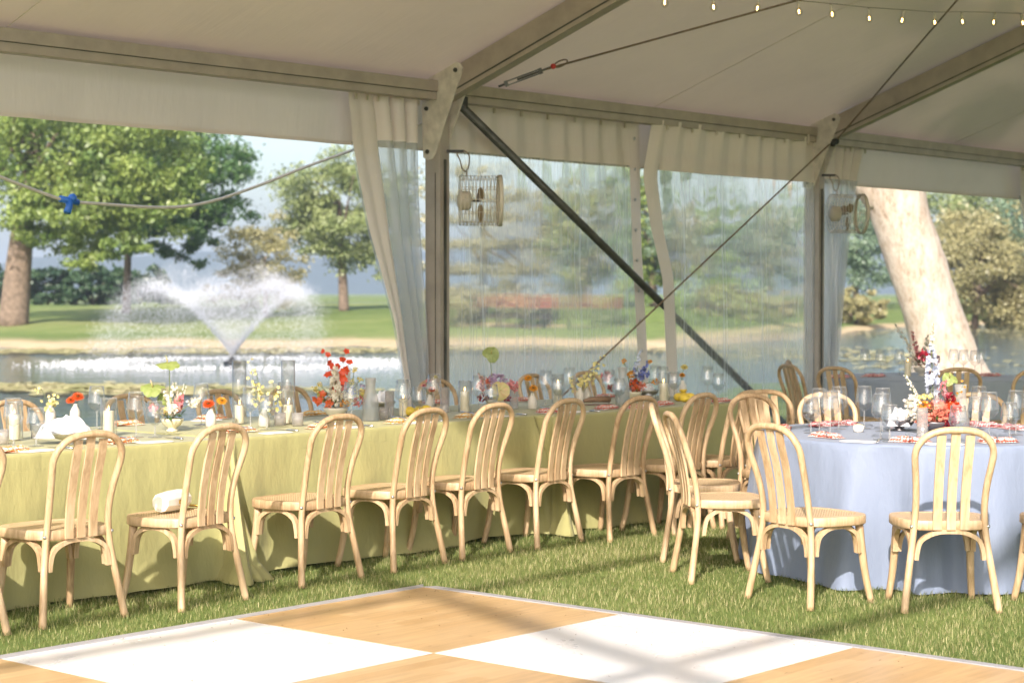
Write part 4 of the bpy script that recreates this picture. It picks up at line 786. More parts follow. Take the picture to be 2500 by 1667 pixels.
for l, d, lb in ((2.93, 16.2, 'bentwood chair backed to the blue table with its back against the far curtain'), (3.74, 16.05, 'bentwood chair at the shaded blue table behind the delphiniums'), (4.20, 15.75, 'bentwood chair at the shaded blue table, beyond the one behind the delphiniums'), (2.86, 17.45, 'shaded bentwood chair overlapping the far tent post'), (2.70, 16.7, 'shaded bentwood chair beside the one overlapping the far tent post')): at_table(l, d, lb, g2, FC)

# ------------------------------------------------------------------ tableware
def wine_glass():
    t = thing('wine_glass', '', 'glass'); b = MB(); b.lathe([(.004, .088), (.012, .092), (.030, .105), (.046, .126), (.045, .135), (.040, .175), (.0345, .215), (.0335, .215), (.039, .175), (.0435, .134)], 22); b.build('bowl', 'glass', t); b = MB(); b.lathe([(.0348, .2145), (.0348, .2165), (.033, .2165), (.033, .2145)], 22); b.build('rim', 'rim', t)
    b = MB(); b.lathe([(.0042, .004), (.0036, .03), (.0034, .07), (.005, .090)], 10); b.build('stem', 'rim', t); b = MB(); b.lathe([(.036, .0005), (.036, .002), (.012, .004), (.004, .008)], 20, cap0=True); b.build('foot', 'glass', t); return t
def water_glass():
    t = thing('water_glass', '', 'glass'); b = MB(); b.lathe([(.004, .055), (.014, .059), (.034, .078), (.043, .098), (.0425, .105), (.037, .140), (.033, .168), (.032, .168), (.036, .140), (.041, .104)], 22); b.build('bowl', 'glass', t); b = MB(); b.lathe([(.0333, .1675), (.0333, .1695), (.0315, .1695), (.0315, .1675)], 22); b.build('rim', 'rim', t)
    b = MB(); b.lathe([(.0045, .004), (.004, .03), (.005, .057)], 10); b.build('stem', 'rim', t); b = MB(); b.lathe([(.034, .0005), (.034, .002), (.012, .004), (.004, .008)], 20, cap0=True); b.build('foot', 'glass', t)
    b = MB(); b.lathe([(.003, .060), (.030, .079), (.039, .098), (.0385, .105), (.0375, .112)], 20, cap1=True); b.build('water', 'water', t); return t
def tumbler():
    t = thing('ribbed_tumbler', '', 'glass'); b = MB(); b.lathe([(.030, .0), (.030, .004), (.033, .004), (.033, .075), (.031, .075), (.031, .006)], 60, rib=(20, .025), cap0=True); b.build('wall', 'ribbed', t); return t
def tall_ribbed():
    t = thing('ribbed_vase', '', 'vase'); b = MB(); b.lathe([(.030, 0), (.0285, .005), (.0285, .16), (.0265, .16), (.0265, .008)], 60, rib=(16, .03), cap0=True); b.build('wall', 'ribbed', t); return t
def carafe():
    t = thing('glass_carafe', '', 'carafe'); b = MB(); b.lathe([(.047, 0), (.05, .004), (.049, .10), (.042, .15), (.030, .185), (.028, .205), (.034, .255), (.033, .255), (.026, .205)], 26, cap0=True); b.build('body', 'frost', t); b = MB(); b.lathe([(.045, .006), (.046, .09), (.0445, .11)], 24, cap0=True, cap1=True); b.build('water', 'water', t); return t
def cylinder(h, r):
    t = thing('glass_cylinder', '', 'candle shade'); b = MB(); b.lathe([(r, .0), (r, .003), (r, h * .5), (r, h), (r - .002, h), (r - .002, .004)], 28, cap0=True); b.build('wall', 'glass', t); b = MB(); b.lathe([(r + .0006, h - .002), (r + .0006, h + .0008), (r - .0026, h + .0008), (r - .0026, h - .002)], 28); b.build('rim', 'rim', t); return t
def candle(h, r):
    t = thing('pillar_candle', '', 'candle'); b = MB(); b.lathe([(r * .98, 0), (r, .003), (r, h - .003), (r * .94, h), (r * .5, h - .004), (.003, h - .005)], 22, cap0=True, cap1=True); b.build('wax', 'wax', t); b = MB(); b.tube([(0, 0, h - .006), (.001, 0, h + .008)], .0012, 5); b.build('wick', 'wick', t); b = MB(); b.lathe([(.001, h + .004), (.004, h + .010), (.003, h + .018), (.0005, h + .028)], 8); b.build('flame', 'flame', t); return t
def bud_vase():
    t = thing('bud_vase', '', 'vase'); b = MB(); b.lathe([(.026, 0), (.031, .004), (.031, .045), (.028, .065), (.017, .085), (.0125, .095), (.0135, .105), (.0105, .105), (.0105, .09)], 22, cap0=True); b.build('body', 'ceramic', t); return t
def bowl(mat, name, r=.085, h=.07, rib=None, foot=.035):
    t = thing(name, '', 'bowl'); b = MB(); b.lathe([(foot, 0), (foot * 1.05, .006), (foot * .7, .014), (foot * .8, .020), (r * .75, h * .5), (r * .95, h * .82), (r, h), (r * .96, h), (r * .7, h * .5), (.01, .024)], 48, rib=rib, cap0=True); b.build('body', mat, t); return t
def napkin_mesh(mat, L=.21, W=.085):
    t = thing('folded_napkin', '', 'napkin'); 
    for k in range(3):
        ph = random.uniform(0, 6); sx = random.uniform(-.012, .012); sk = random.uniform(-.12, .12); b = MB()
        def top(u, v): x = (u - .5) * L * (1 - .05 * k) + sx; y = (v - .5) * W * (1 - .12 * k) + sk * x; e = min(1, 7 * min(u, 1 - u)) * min(1, 5 * min(v, 1 - v)); return (x, y, .003 + .0075 * k + (.009 + .005 * math.sin(9 * u + ph) * math.sin(5 * v + ph)) * e ** .5)
        b.grid(top, 14, 7); b.grid(lambda u, v: (lambda q: (q[0], q[1], .001 + .0075 * k))(top(1 - u, v)), 14, 7); b.build('fold', mat, t)
    return t
def menu():
    t = thing('menu_card', '', 'menu card'); L, W, r = .10, .055, .04; o = [((L - r) * sx + r * math.cos(a), (W - r) * sy + r * math.sin(a)) for sx, sy, a0 in ((1, 1, 0), (-1, 1, 90), (-1, -1, 180), (1, -1, 270)) for a in [R(a0 + k * 15) for k in range(7)]]; b = MB(); b.prism(o, .0008, .0028); b.build('card', 'paper', t, False); return t
def knife():
    t = thing('table_knife', '', 'knife'); b = MB(); b.prism([(0, -.008), (.10, -.008), (.115, -.002), (.112, .004), (0, .006)], .002, .0035); b.build('blade', 'steel', t, False); b = MB(); b.tube([(-.10, 0, .004), (-.05, 0, .005), (0, 0, .0035)], [.0065, .0055, .004], 8); b.build('handle', 'steel', t); return t
def fork():
    t = thing('table_fork', '', 'fork'); b = MB(); b.tube([(-.11, 0, .028), (-.03, 0, .029), (.02, 0, .031)], [.005, .0035, .003], 6); b.build('handle', 'steel', t); b = MB()
    for y in (-.009, -.003, .003, .009): b.tube([(.015, y * .7, .031), (.04, y, .030), (.085, y, .034)], .0013, 4)
    b.build('tines', 'steel', t); return t
def lemon(mat='lemon'):
    t = thing('lemon', '', 'lemon'); b = MB(); b.tube([(-.044, 0, .029), (-.038, 0, .029), (-.03, 0, .029), (-.012, 0, .029), (.012, 0, .029), (.03, 0, .029), (.038, 0, .029), (.043, 0, .029)], [.003, .009, .021, .029, .029, .021, .009, .003], 14); b.build('skin', mat, t); return t
K = {'wine': Kind(wine_glass()), 'wat': Kind(water_glass()), 'tum': Kind(tumbler()), 'rib': Kind(tall_ribbed()), 'car': Kind(carafe()), 'cyl': Kind(cylinder(.365, .041)), 'cyls': Kind(cylinder(.20, .043)), 'can': Kind(candle(.105, .027)), 'cans': Kind(candle(.13, .029)), 'bud': Kind(bud_vase()),
     'silver': Kind(bowl('silver', 'ribbed_bowl', .085, .065, (26, .02))), 'pewter': Kind(bowl('pewter', 'ribbed_bowl', .09, .065, (26, .02))), 'cream': Kind(bowl('cream_bowl', 'footed_bowl', .062, .07, (10, .03), .03)), 'pale': Kind(bowl('ceramic', 'footed_bowl', .075, .075, None, .034)),
     'nc': Kind(napkin_mesh('nap_coral')), 'np': Kind(napkin_mesh('nap_pink')), 'no': Kind(napkin_mesh('nap_orange')), 'ny': Kind(napkin_mesh('nap_yellow')), 'menu': Kind(menu()), 'knife': Kind(knife()), 'fork': Kind(fork()), 'lemon': Kind(lemon())}
def put(k, pts, label, group, rz=None, dz=0, scale=None, near=None):
    base = label
    for i, p in enumerate(pts):
        label = near[i] if near else base; mg = {'menu': .075, 'nc': .06, 'np': .06, 'no': .06, 'ny': .06, 'knife': .13, 'fork': .11}.get(k, .05); q_ = Vector((p[0] - BC[0], p[1] - BC[1]))
        if q_.length < 1.3:                                     # keep clear of the round table's edge
            if q_.length > .90 - mg: q_ = q_ * ((.90 - mg) / q_.length); p = (BC[0] + q_.x, BC[1] + q_.y)
        elif p[0] < 11.5 and p[1] > 6.8: p = (p[0], max(p[1], (7.60 if p[0] < 8.95 else 7.45) + mg))
        K[k].put((p[0], p[1], TZ + .0012 + dz), random.uniform(0, 6.28) if rz is None else rz + random.uniform(-.12, .12), label, group, scale or ({'wine': 1.1, 'wat': 1.12}.get(k)))
GT = 'the sage green tables'; BT = 'the sunlit blue table'; FT_ = 'the shaded blue table'
put('wine', [(5.440, 8.010), (6.450, 8.694), (6.197, 8.015), (7.017, 8.474), (6.960, 7.984), (7.463, 8.260), (7.738, 7.985), (8.138, 7.954), (8.802, 8.324), (8.923, 8.048), (9.764, 8.200), (10.201, 8.351), (10.110, 7.928), (10.777, 7.970), (10.911, 8.134), (11.062, 7.786)], 'clear empty wine glass on ' + GT, 'wine glasses on ' + GT, near=['clear wine glass on the green cloth in front of the first short candle cylinder', 'clear wine glass on the green cloth behind the white bread cloth', 'clear wine glass on the green cloth between the bread cloth and the anthuriums', 'clear wine glass on the green cloth behind the anthuriums', 'clear wine glass on the green cloth in front of the first tall cylinder', 'clear wine glass on the green cloth behind the second tall cylinder', 'clear wine glass on the green cloth in front of the red orchids', 'clear wine glass on the green cloth beside the bare pillar candle', 'clear wine glass on the green cloth beside the pink sprig', 'clear wine glass on the green cloth beside the lilac hydrangea, by its orange blooms', 'clear wine glass on the green cloth beside the amber zinnias', 'clear wine glass on the green cloth behind the yellow orchid sprays', 'clear wine glass on the green cloth between the leather roll and the carafe', 'clear wine glass on the green cloth beside the last short candle cylinder', 'clear wine glass on the green cloth behind the last short candle cylinder', 'clear wine glass on the green cloth beyond the lemon pile'])
put('wat', [(5.512, 7.924), (6.261, 7.939), (7.019, 7.914), (8.282, 7.955), (8.822, 7.851), (9.820, 8.132), (10.006, 7.763), (11.040, 8.061), (11.069, 7.696)], 'stemmed glass of water on ' + GT, 'water glasses on ' + GT, near=['stemmed water glass on the green cloth in front of the bread cloth', 'stemmed water glass on the green cloth in front of the anthuriums', 'stemmed water glass on the green cloth in front of the yellow orchid sprays and cylinders', 'stemmed water glass on the green cloth in front of the lemons', 'stemmed water glass on the green cloth in front of the peach anthurium', 'stemmed water glass on the green cloth beside the amber zinnias, in front of a candle', 'stemmed water glass on the green cloth in front of the carafe by the delphiniums', 'stemmed water glass on the green cloth behind the lemon pile', 'stemmed water glass on the green cloth at the end beyond the lemon pile'])
put('wine', [(8.704, 5.330), (8.872, 5.501), (9.128, 5.535), (9.274, 5.459), (8.628, 4.980), (9.146, 5.269), (9.226, 4.983), (9.139, 4.630), (9.389, 4.602), (9.654, 4.954)], 'clear wine glass on ' + BT, 'wine glasses on ' + BT, near=['wine glass on the sunlit blue cloth in front of the butter cup cluster', 'wine glass on the sunlit blue cloth inside the butter cup cluster', 'wine glass on the sunlit blue cloth behind the butter cup cluster', 'wine glass on the sunlit blue cloth just behind the butter cup', 'wine glass on the sunlit blue cloth in front of the pewter bread bowl', 'wine glass on the sunlit blue cloth behind the pewter bread bowl', 'wine glass on the sunlit blue cloth in front of the coral flowers', 'wine glass on the sunlit blue cloth in front of the glasses beyond the carafe', 'wine glass on the sunlit blue cloth at the far edge beyond the carafe', 'wine glass on the sunlit blue cloth between the carafe and the outer glasses'])
put('wat', [(8.778, 5.496), (8.537, 4.877), (8.688, 4.573), (9.473, 4.877), (9.104, 4.497)], 'stemmed glass of water on ' + BT, 'water glasses on ' + BT, near=['stemmed water glass on the sunlit blue cloth nearest the edge on chair', 'stemmed water glass on the sunlit blue cloth in front of the pewter bread bowl', 'stemmed water glass on the sunlit blue cloth in front of the carafe', 'stemmed water glass on the sunlit blue cloth just behind the carafe', 'stemmed water glass on the sunlit blue cloth beyond the carafe near the table edge'])
put('wine', [(15.375, 9.044), (15.236, 8.800), (15.574, 8.798), (15.968, 8.454), (15.787, 8.258), (16.130, 8.254), (15.697, 8.097)], 'clear wine glass on ' + FT_, 'wine glasses on ' + FT_)
put('tum', [(7.284, 8.101), (7.326, 7.999), (8.039, 8.015), (5.462, 8.141), (5.813, 8.344)], 'short ribbed glass tumbler on ' + GT, 'ribbed tumblers on ' + GT, near=['short ribbed glass tumbler in front of the second tall cylinder on the green cloth', 'short ribbed glass tumbler beside the second tall cylinder on the green cloth', 'short ribbed glass tumbler beside the frosted carafe on the green cloth', 'short ribbed glass tumbler beside the first short candle cylinder on the green cloth', 'short ribbed glass tumbler behind the first water glass on the green cloth'])
put('rib', [(8.220, 8.149), (8.784, 8.214), (9.355, 8.127)], 'tall pale pleated glass vase on ' + GT, 'pleated vases on ' + GT, near=['tall pale pleated glass vase behind the frosted carafe beside the lemons', 'tall pale pleated glass vase between the lemons and a candle cylinder', 'tall pale pleated glass vase behind the lilac hydrangea'])
put('rib', [(8.839, 4.857)], 'rosy pleated glass vase on ' + BT, 'pleated vase on ' + BT)
put('car', [(7.910, 7.999), (10.169, 7.858)], '', 'carafes on ' + GT, near=['frosted water carafe beside the red orchids', 'frosted water carafe beside the blue delphiniums']); put('car', [(9.474, 4.972)], 'clear water carafe on ' + BT, 'carafe on ' + BT)
for p, tall, wh in (((7.225, 8.384), 1, 'beside the two orange zinnias'), ((7.430, 8.192), 1, 'beside the ribbed tumblers'), ((5.656, 8.319), 0, 'at the first place settings'), ((6.157, 8.196), 0, 'beside the heaped bread cloth'), ((8.866, 8.116), 0, 'beside the lilac hydrangea'), ((10.036, 8.318), 0, 'beside the amber zinnias'), ((10.618, 7.845), 0, 'beside the lemon pile')):
    put('cyl' if tall else 'cyls', [p], ('tall' if tall else 'short') + ' clear glass cylinder round a candle ' + wh, 'glass cylinders on ' + GT); put('can' if tall else 'cans', [p], ('ivory pillar candle inside the tall glass cylinder ' if tall else 'ivory pillar candle inside the short glass cylinder ') + wh, 'candles on ' + GT, dz=.004)
put('can', [(8.357, 8.164)], 'bare ivory pillar candle beside the lemons on ' + GT, 'candles on ' + GT); put('cans', [(15.391, 8.609)], 'ivory pillar candle on ' + FT_, 'candle on ' + FT_)
put('silver', [(5.677, 7.885), (10.875, 8.177), (8.620, 8.608)], '', 'bread bowls on ' + GT, near=['ribbed silver bread bowl under the large heaped white cloth', 'ribbed silver bread bowl beside the blue delphiniums', 'ribbed silver bread bowl behind the frosted carafe'])
put('pewter', [(9.260, 5.229)], 'ribbed pewter bread bowl on ' + BT, 'bread bowl on ' + BT)
put('no', [(5.218, 7.714), (5.912, 7.765), (6.718, 8.781), (6.800, 7.887), (7.376, 8.812), (7.308, 7.766)], 'folded orange block print napkin on the sage green tables', 'orange napkins', .05, near=['folded orange block print napkin on the green cloth at the first place setting', 'folded orange block print napkin on the green cloth in front of the heaped bread cloth', 'folded orange block print napkin on the green cloth behind the heaped bread cloth', 'folded orange block print napkin on the green cloth in front of the first tall cylinder', 'folded orange block print napkin on the green cloth behind the two orange zinnias', 'folded orange block print napkin on the green cloth in front of the red orchids'])
put('ny', [(8.023, 8.628), (7.896, 7.740), (8.502, 7.749)], 'folded yellow block print napkin on the sage green tables', 'yellow napkins', .05, near=['folded yellow block print napkin on the green cloth behind the second tall cylinder', 'folded yellow block print napkin on the green cloth in front of the lemons', 'folded yellow block print napkin on the green cloth in front of the bare candle cylinder'])
put('nc', [(9.422, 8.910), (9.175, 7.679), (10.020, 8.648), (9.706, 7.635), (10.767, 8.477), (10.302, 7.622), (10.866, 7.545), (9.912, 7.523)], 'folded coral block print napkin on the sage green tables', 'coral napkins on the green tables', .03, near=['folded coral block print napkin on the green cloth beside the pink sprig', 'folded coral block print napkin on the green cloth in front of the amber zinnias', 'folded coral block print napkin on the green cloth behind the amber zinnias', 'folded coral block print napkin on the green cloth in front of the leather roll', 'folded coral block print napkin on the green cloth behind the leather roll', 'folded coral block print napkin on the green cloth in front of the lemon pile', 'folded coral block print napkin on the green cloth beyond the lemon pile', 'folded coral block print napkin on the green cloth in front of the blue delphiniums'])
for p, k, wh in (((8.565, 5.273), 'nc', 'in front of the butter cup'), ((8.903, 5.755), 'nc', 'nearest the edge on chair'), ((8.576, 4.789), 'nc', 'in front of the pewter bread bowl'), ((8.837, 4.437), 'nc', 'in front of the outer glasses'), ((9.268, 5.722), 'np', 'behind the glass cluster'), ((9.847, 5.027), 'np', 'behind the carafe'), ((9.771, 4.814), 'np', 'beyond the carafe'), ((9.429, 5.685), 'np', 'behind the butter cup')):
    a = math.atan2(p[1] - BC[1], p[0] - BC[0]) + math.pi / 2; put(k, [p], ('folded coral block print napkin on the blue cloth ' if k == 'nc' else 'folded rose block print napkin on the blue cloth ') + wh, 'napkins on the sunlit blue table', a)
put('np', [(15.045, 8.765), (15.854, 8.039), (14.631, 8.881), (16.014, 8.682)], 'folded rose block print napkin on the shaded blue table', 'napkins on the shaded blue table', R(-49))
put('menu', [(5.343, 7.637), (6.052, 7.638), (6.885, 7.691), (7.418, 7.534), (7.976, 7.536), (8.679, 7.656), (9.347, 7.601), (7.286, 8.750)], 'white rounded menu card on the sage green tables', 'menu cards on the green tables', .04, near=['white rounded menu card on the green cloth in front of the first candle cylinder', 'white rounded menu card on the green cloth in front of the anthuriums', 'white rounded menu card on the green cloth in front of the tall cylinders', 'white rounded menu card on the green cloth in front of the red orchids', 'white rounded menu card on the green cloth in front of the lemons', 'white rounded menu card on the green cloth in front of the lilac hydrangea', 'white rounded menu card on the green cloth in front of the leather roll', 'white rounded menu card on the green cloth behind the two orange zinnias'])
for p in ((8.345, 4.983), (8.510, 4.544)): put('menu', [p], 'white rounded menu card on the sunlit blue table', 'menu cards on the blue table', math.atan2(p[1] - BC[1], p[0] - BC[0]) + math.pi / 2)
put('knife', [(5.517, 7.689), (6.271, 7.796), (7.047, 7.783), (7.569, 7.605), (8.165, 7.638), (8.924, 7.728), (9.470, 7.583)], 'steel table knife on the sage green tables', 'knives on the green tables', R(82)); put('knife', [(8.411, 4.904), (8.638, 4.472)], 'steel table knife on the sunlit blue table', 'knives on the blue table', R(25))
put('fork', [(5.912, 7.765), (6.800, 7.887), (7.308, 7.766), (7.896, 7.740), (8.502, 7.749), (9.175, 7.679)], 'steel table fork resting on a napkin on the sage green tables', 'forks on the green tables', R(80)); put('fork', [(8.565, 5.273), (8.576, 4.789), (8.837, 4.437)], 'steel table fork resting on a napkin on the sunlit blue table', 'forks on the blue table', R(35))
put('bud', [(6.718, 9.265), (6.965, 8.329), (7.159, 8.096), (8.846, 8.402), (9.399, 8.005), (10.171, 8.232), (10.277, 8.258), (11.528, 8.339), (6.562, 9.288)], 'small matte white bud vase on the sage green tables', 'bud vases on the green tables', near=['small matte white bud vase holding orange zinnias behind the bread cloth', 'small matte white bud vase holding two orange zinnias between anthuriums and cylinders', 'small matte white bud vase holding yellow orchid sprays between the tall cylinders', 'small matte white bud vase holding the pink sprig behind the lemons', 'small matte white bud vase holding two amber zinnias', 'small matte white bud vase holding yellow orchid sprays on the shaded cloth', 'small matte white bud vase holding nothing, beside the yellow orchid sprays', 'small matte white bud vase holding yellow zinnias behind the lemon pile', 'small matte white bud vase holding a small yellow sprig behind the bread cloth'])
for p, lb in (((8.381, 8.135), 'beside the bare candle'), ((8.474, 8.146), 'beside the bare candle'), ((8.560, 8.166), 'beside the bare candle'), ((10.765, 7.825), 'in the pile on the shaded cloth'), ((10.711, 7.733), 'in the pile on the shaded cloth'), ((10.816, 7.763), 'in the pile on the shaded cloth'), ((10.953, 7.919), 'in the pile on the shaded cloth')):
    put('lemon', [p], 'whole yellow lemon ' + lb, 'lemons ' + lb)
lh = thing('half_lemon', 'half lemon with its cut face up on top of the lemon pile', 'lemon', (10.828, 7.828, TZ + .058)); b = MB(); b.lathe([(.004, 0), (.02, .006), (.028, .022), (.028, .024)], 16, cap0=True); b.build('skin', 'lemon', lh); b = MB(); b.lathe([(.0275, .0243), (.001, .0246)], 16); b.build('flesh', 'lemon_cut', lh)
# draped cloths over bread
def drape(label, p, r, h, rz, sx=1.5):
    ph = [random.uniform(0, 6) for _ in range(4)]; b = MB()
    def f(u, v):
        th = 2 * math.pi * u; q = v; rad = r * q * (1 + .22 * math.sin(3 * th + ph[0]) + .12 * math.sin(5 * th + ph[1])); z = h * (1 - q ** 1.4) + .05 + .034 * (abs(math.sin(2.5 * th + ph[2] + 4 * q)) - .5) * min(1, 3 * q) * (1.15 - q) + .022 * (abs(math.sin(5.5 * th + ph[3] - 3 * q)) - .5) * q + .010 * math.sin(6 * q + 3 * th + ph[1]) * min(1, 4 * q)
        return (rad * math.cos(th) * sx, rad * math.sin(th) * .8, max(.052 if q < .8 else .03, z - (.06 * max(0, q - .75) / .25)))
    b.grid(f, 64, 16); o = b.build('bread_cloth', 'white_cloth'); o.location = (p[0], p[1], TZ); o.rotation_euler = (0, 0, rz); tag(o, label, 'cloth')
drape('white cloth heaped over the silver bread bowl beside the orange zinnia', (5.723, 7.950), .105, .085, R(-45)); drape('small white cloth over the bread bowl behind the frosted carafe', (8.650, 8.639), .08, .07, 0, 1.1); drape('small white cloth over the bread bowl beside the blue delphiniums', (10.875, 8.177), .07, .05, 0, 1.1); drape('white cloth in the pewter bread bowl', (9.257, 5.233), .085, .07, .6, 1.1)
bc = thing('butter_cup', 'small white cup of whipped butter on the blue table', 'cup', (9.008, 5.338, TZ + .001)); b = MB(); b.lathe([(.022, 0), (.027, .004), (.031, .035), (.029, .035), (.024, .01)], 20, cap0=True); b.build('cup', 'ceramic', bc); b = MB(); b.ball((0, 0, .033), .027, 12, 6, (1, 1, .45)); b.build('butter', 'butter', bc)
wr = thing('leather_wrap', 'brown leather roll lying on a coral napkin', 'leather roll', (10.024, 7.959, TZ + .02), R(-30)); b = MB(); b.tube([(-.10, 0, .012), (-.05, 0, .02), (.09, 0, .02)], [.010, .019, .021], 12); b.build('roll', 'brown', wr); b = MB(); b.prism([(-.12, -.03), (.05, -.04), (.10, -.02), (.10, .03), (-.10, .04)], -.015, -.010); b.build('flap', 'brown', wr, False)
# clutch bag on the third chair of the row
cb = thing('clutch_bag', 'white quilted clutch bag with gold clasp lying on a chair seat', 'handbag', (5.86, 7.30, .4315), R(20)); b = MB()
for k in range(1):
    prof = [(-.115, .001), (-.115, .030), (-.108, .046), (-.05, .052), (.05, .052), (.108, .046), (.115, .030), (.115, .001)]; b.tube([(x, 0, .052) for x, r in prof], [r for x, r in prof], 10)
b.build('body', 'bag', cb, False)
b = MB(); b.box((-.02, -.056, .04), (.02, -.050, .06)); b.build('clasp', 'gold', cb, False); b = MB(); b.tube([(.12, .02, .03), (.17, .0, .012), (.20, -.05, .008), (.16, -.09, .008)], .006, 6); b.build('strap', 'gold', cb)
# table number card
tc_ = thing('table_card', 'cream table number card on a thin stand among the red orchids', 'card', (7.972, 8.269, TZ)); b = MB(); b.tube([(0, 0, 0), (0, 0, .30)], .0022, 6); b.lathe([(.022, 0), (.022, .004)], 14, cap0=True, cap1=True); b.build('stand', 'steel', tc_); cx_ = RT * .022; dn_ = FW * -.006
b = MB(); b.add([(-cx_[0] + dn_[0], -cx_[1] + dn_[1], .205), (cx_[0] + dn_[0], cx_[1] + dn_[1], .215), (cx_[0] * 1.2 + dn_[0] * 2, cx_[1] * 1.2 + dn_[1] * 2, .30), (-cx_[0] * .7 + dn_[0] * 2, -cx_[1] * .7 + dn_[1] * 2, .298), (-cx_[0] + dn_[0] * .6, -cx_[1] + dn_[1] * .6, .205), (cx_[0] + dn_[0] * .6, cx_[1] + dn_[1] * .6, .215), (cx_[0] * 1.2 + dn_[0] * 1.6, cx_[1] * 1.2 + dn_[1] * 1.6, .30), (-cx_[0] * .7 + dn_[0] * 1.6, -cx_[1] * .7 + dn_[1] * 1.6, .298)], [(0, 1, 2, 3), (7, 6, 5, 4), (0, 4, 5, 1), (1, 5, 6, 2), (2, 6, 7, 3), (3, 7, 4, 0)]); b.build('card', 'tag', tc_, False)

# ------------------------------------------------------------------ flowers
def rv(s=1): return Vector((random.gauss(0, 1), random.gauss(0, 1), random.gauss(0, 1))).normalized() * s
def stem(b, p, q, r=.0018, bend=.12): p, q = Vector(p), Vector(q); m = (p + q) / 2 + rv((q - p).length * bend); b.tube(cr([p, m, q], 4), r, 5)
def zinnia(parent, base, head, mat, r=.028, nm='zinnia'):
    r *= 1.3
    up = (Vector(head) - Vector(base)).normalized() * .4 + Vector((-.5, -.45, .6)); up.normalize(); b = MB(); h = Vector(head); x = up.orthogonal().normalized(); y = up.cross(x)
    for ring, (n, k, tilt) in enumerate(((16, 1, .05), (14, .82, .35), (11, .62, .7), (8, .42, 1.1))):
        for j in range(n): a = 6.283 * (j + .5 * (ring % 2)) / n; d = (x * math.cos(a) + y * math.sin(a)) * math.cos(tilt) + up * math.sin(tilt); b.petal(h + up * .003 * ring, d, up, r * k * random.uniform(.9, 1.1), r * .42, .3)
    b.m = 1; b.ball(h + up * .008, r * .24, 8, 4); b.m = 2; stem(b, base, h, .0022); b.build(nm, [mat, 'fl_eye', 'fl_stem'], parent)
def spike(parent, base, top, mat, r=.026, n=26, ps=.02, nm='flower_spike'):
    b = MB(); p, q = Vector(base), Vector(top); s0 = .35
    for k in range(n):
        u = s0 + (1 - s0) * k / n; c = p + (q - p) * u; rr = r * (1 - .6 * max(0, (u - .6) / .4)); o = rv(); o.z *= .4; c = c + o.normalized() * rr * .7; d0 = (o + rv(.2)).normalized()
        for j in range(5): e = (d0.orthogonal().normalized()); e.rotate(Matrix.Rotation(6.283 * j / 5, 3, d0)); b.petal(c, e + d0 * .45, d0, ps * random.uniform(.75, 1.15) * (1 - .5 * max(0, (u - .7) / .3)), ps * .75, .3)
    b.m = 1; stem(b, p, q, .002, .02); b.build(nm, [mat, 'fl_stem'], parent)
def cluster(parent, c, r, mat, n=60, ps=.014, nm='bloom_cluster', base=None, sq=(1, 1, .8)):
    b = MB(); c = Vector(c)
    for k in range(n):
        d = rv(); d = Vector((d.x * sq[0], d.y * sq[1], d.z * sq[2])); p = c + d * r * random.uniform(.75, 1)
        for j in range(3): b.petal(p, (rv(.9) + d * .6), d, ps * random.uniform(.7, 1.2), ps * .8, .4)
    m2 = [mat]
    if base is not None: b.m = 1; stem(b, base, c, .0022); m2.append('fl_stem')
    b.build(nm, m2, parent)
def orchid(parent, base, top, mat, n=9, ps=.022, spread=.05, nm='orchid_stem', twig='fl_twig'):
    b = MB(); p, q = Vector(base), Vector(top); b.m = 1; mid = (p + q) / 2 + rv((q - p).length * .08); P = cr([p, mid, q], 6); b.tube(P, list(np.linspace(.002, .001, len(P))), 5)
    for k in range(n):
        u = .45 + .55 * k / max(1, n - 1); c = Vector(P[min(len(P) - 1, int(u * (len(P) - 1)))]); o = rv(spread); f = c + o; b.m = 1; b.tube([c, f], .0009, 4); b.m = 0; d0 = (o + Vector((-.6, -.5, .1)) * spread * 1.5).normalized(); x = d0.orthogonal().normalized()
        for j in range(5): e = x.copy(); e.rotate(Matrix.Rotation(6.283 * j / 5 + k, 3, d0)); b.petal(f, e + d0 * .25, d0, ps * (1.05 - .4 * k / n) * random.uniform(.85, 1.15), ps * .72, .35)
    b.build(nm, [mat, twig], parent)
def anthurium(parent, base, c, mat, L=.06, W=.055, face=(-.6, -.5, .7), roll=0, nm='anthurium'):
    b = MB(); c = Vector(c); nrm = Vector(face).normalized(); x = nrm.orthogonal().normalized(); x.rotate(Matrix.Rotation(roll, 3, nrm)); y = nrm.cross(x)
    def f(u, v):
        a = 6.283 * u; rr = v * (1 - .32 * math.cos(a) ** 7 * (math.cos(a) > 0)) * (1.0 + .25 * max(0, -math.cos(a)) ** 3); q = c + x * (-math.cos(a) * L * rr) + y * (math.sin(a) * W * rr); return q - nrm * (.35 * L * v ** 2 * abs(math.sin(a)) + .004 * math.sin(8 * a) * v) + nrm * .004
    b.grid(f, 28, 6); b.m = 1; b.tube([c - x * -.01, c + nrm * .02 + x * .01, c + nrm * .045 + x * .016], [.003, .0035, .0015], 6); b.m = 2; stem(b, base, c - nrm * .002, .0022, .06); b.build(nm, [mat, 'fl_peach', 'fl_stem'], parent)
def foliage(parent, c, r, n=40, L=.035, mat='fl_leaf', nm='foliage'):
    b = MB(); c = Vector(c)
    for k in range(n): d = rv(); d.z = abs(d.z) * .6 - .15; b.petal(c + d * r * random.uniform(.2, .9), d + rv(.4), Vector((0, 0, 1)), L * random.uniform(.6, 1.3), L * .4, .2)
    b.build(nm, mat, parent)
def rel(l, d, z): q = RT * l + FW * d; return Vector((q[0], q[1], z))                  # offset across / away, height above the table
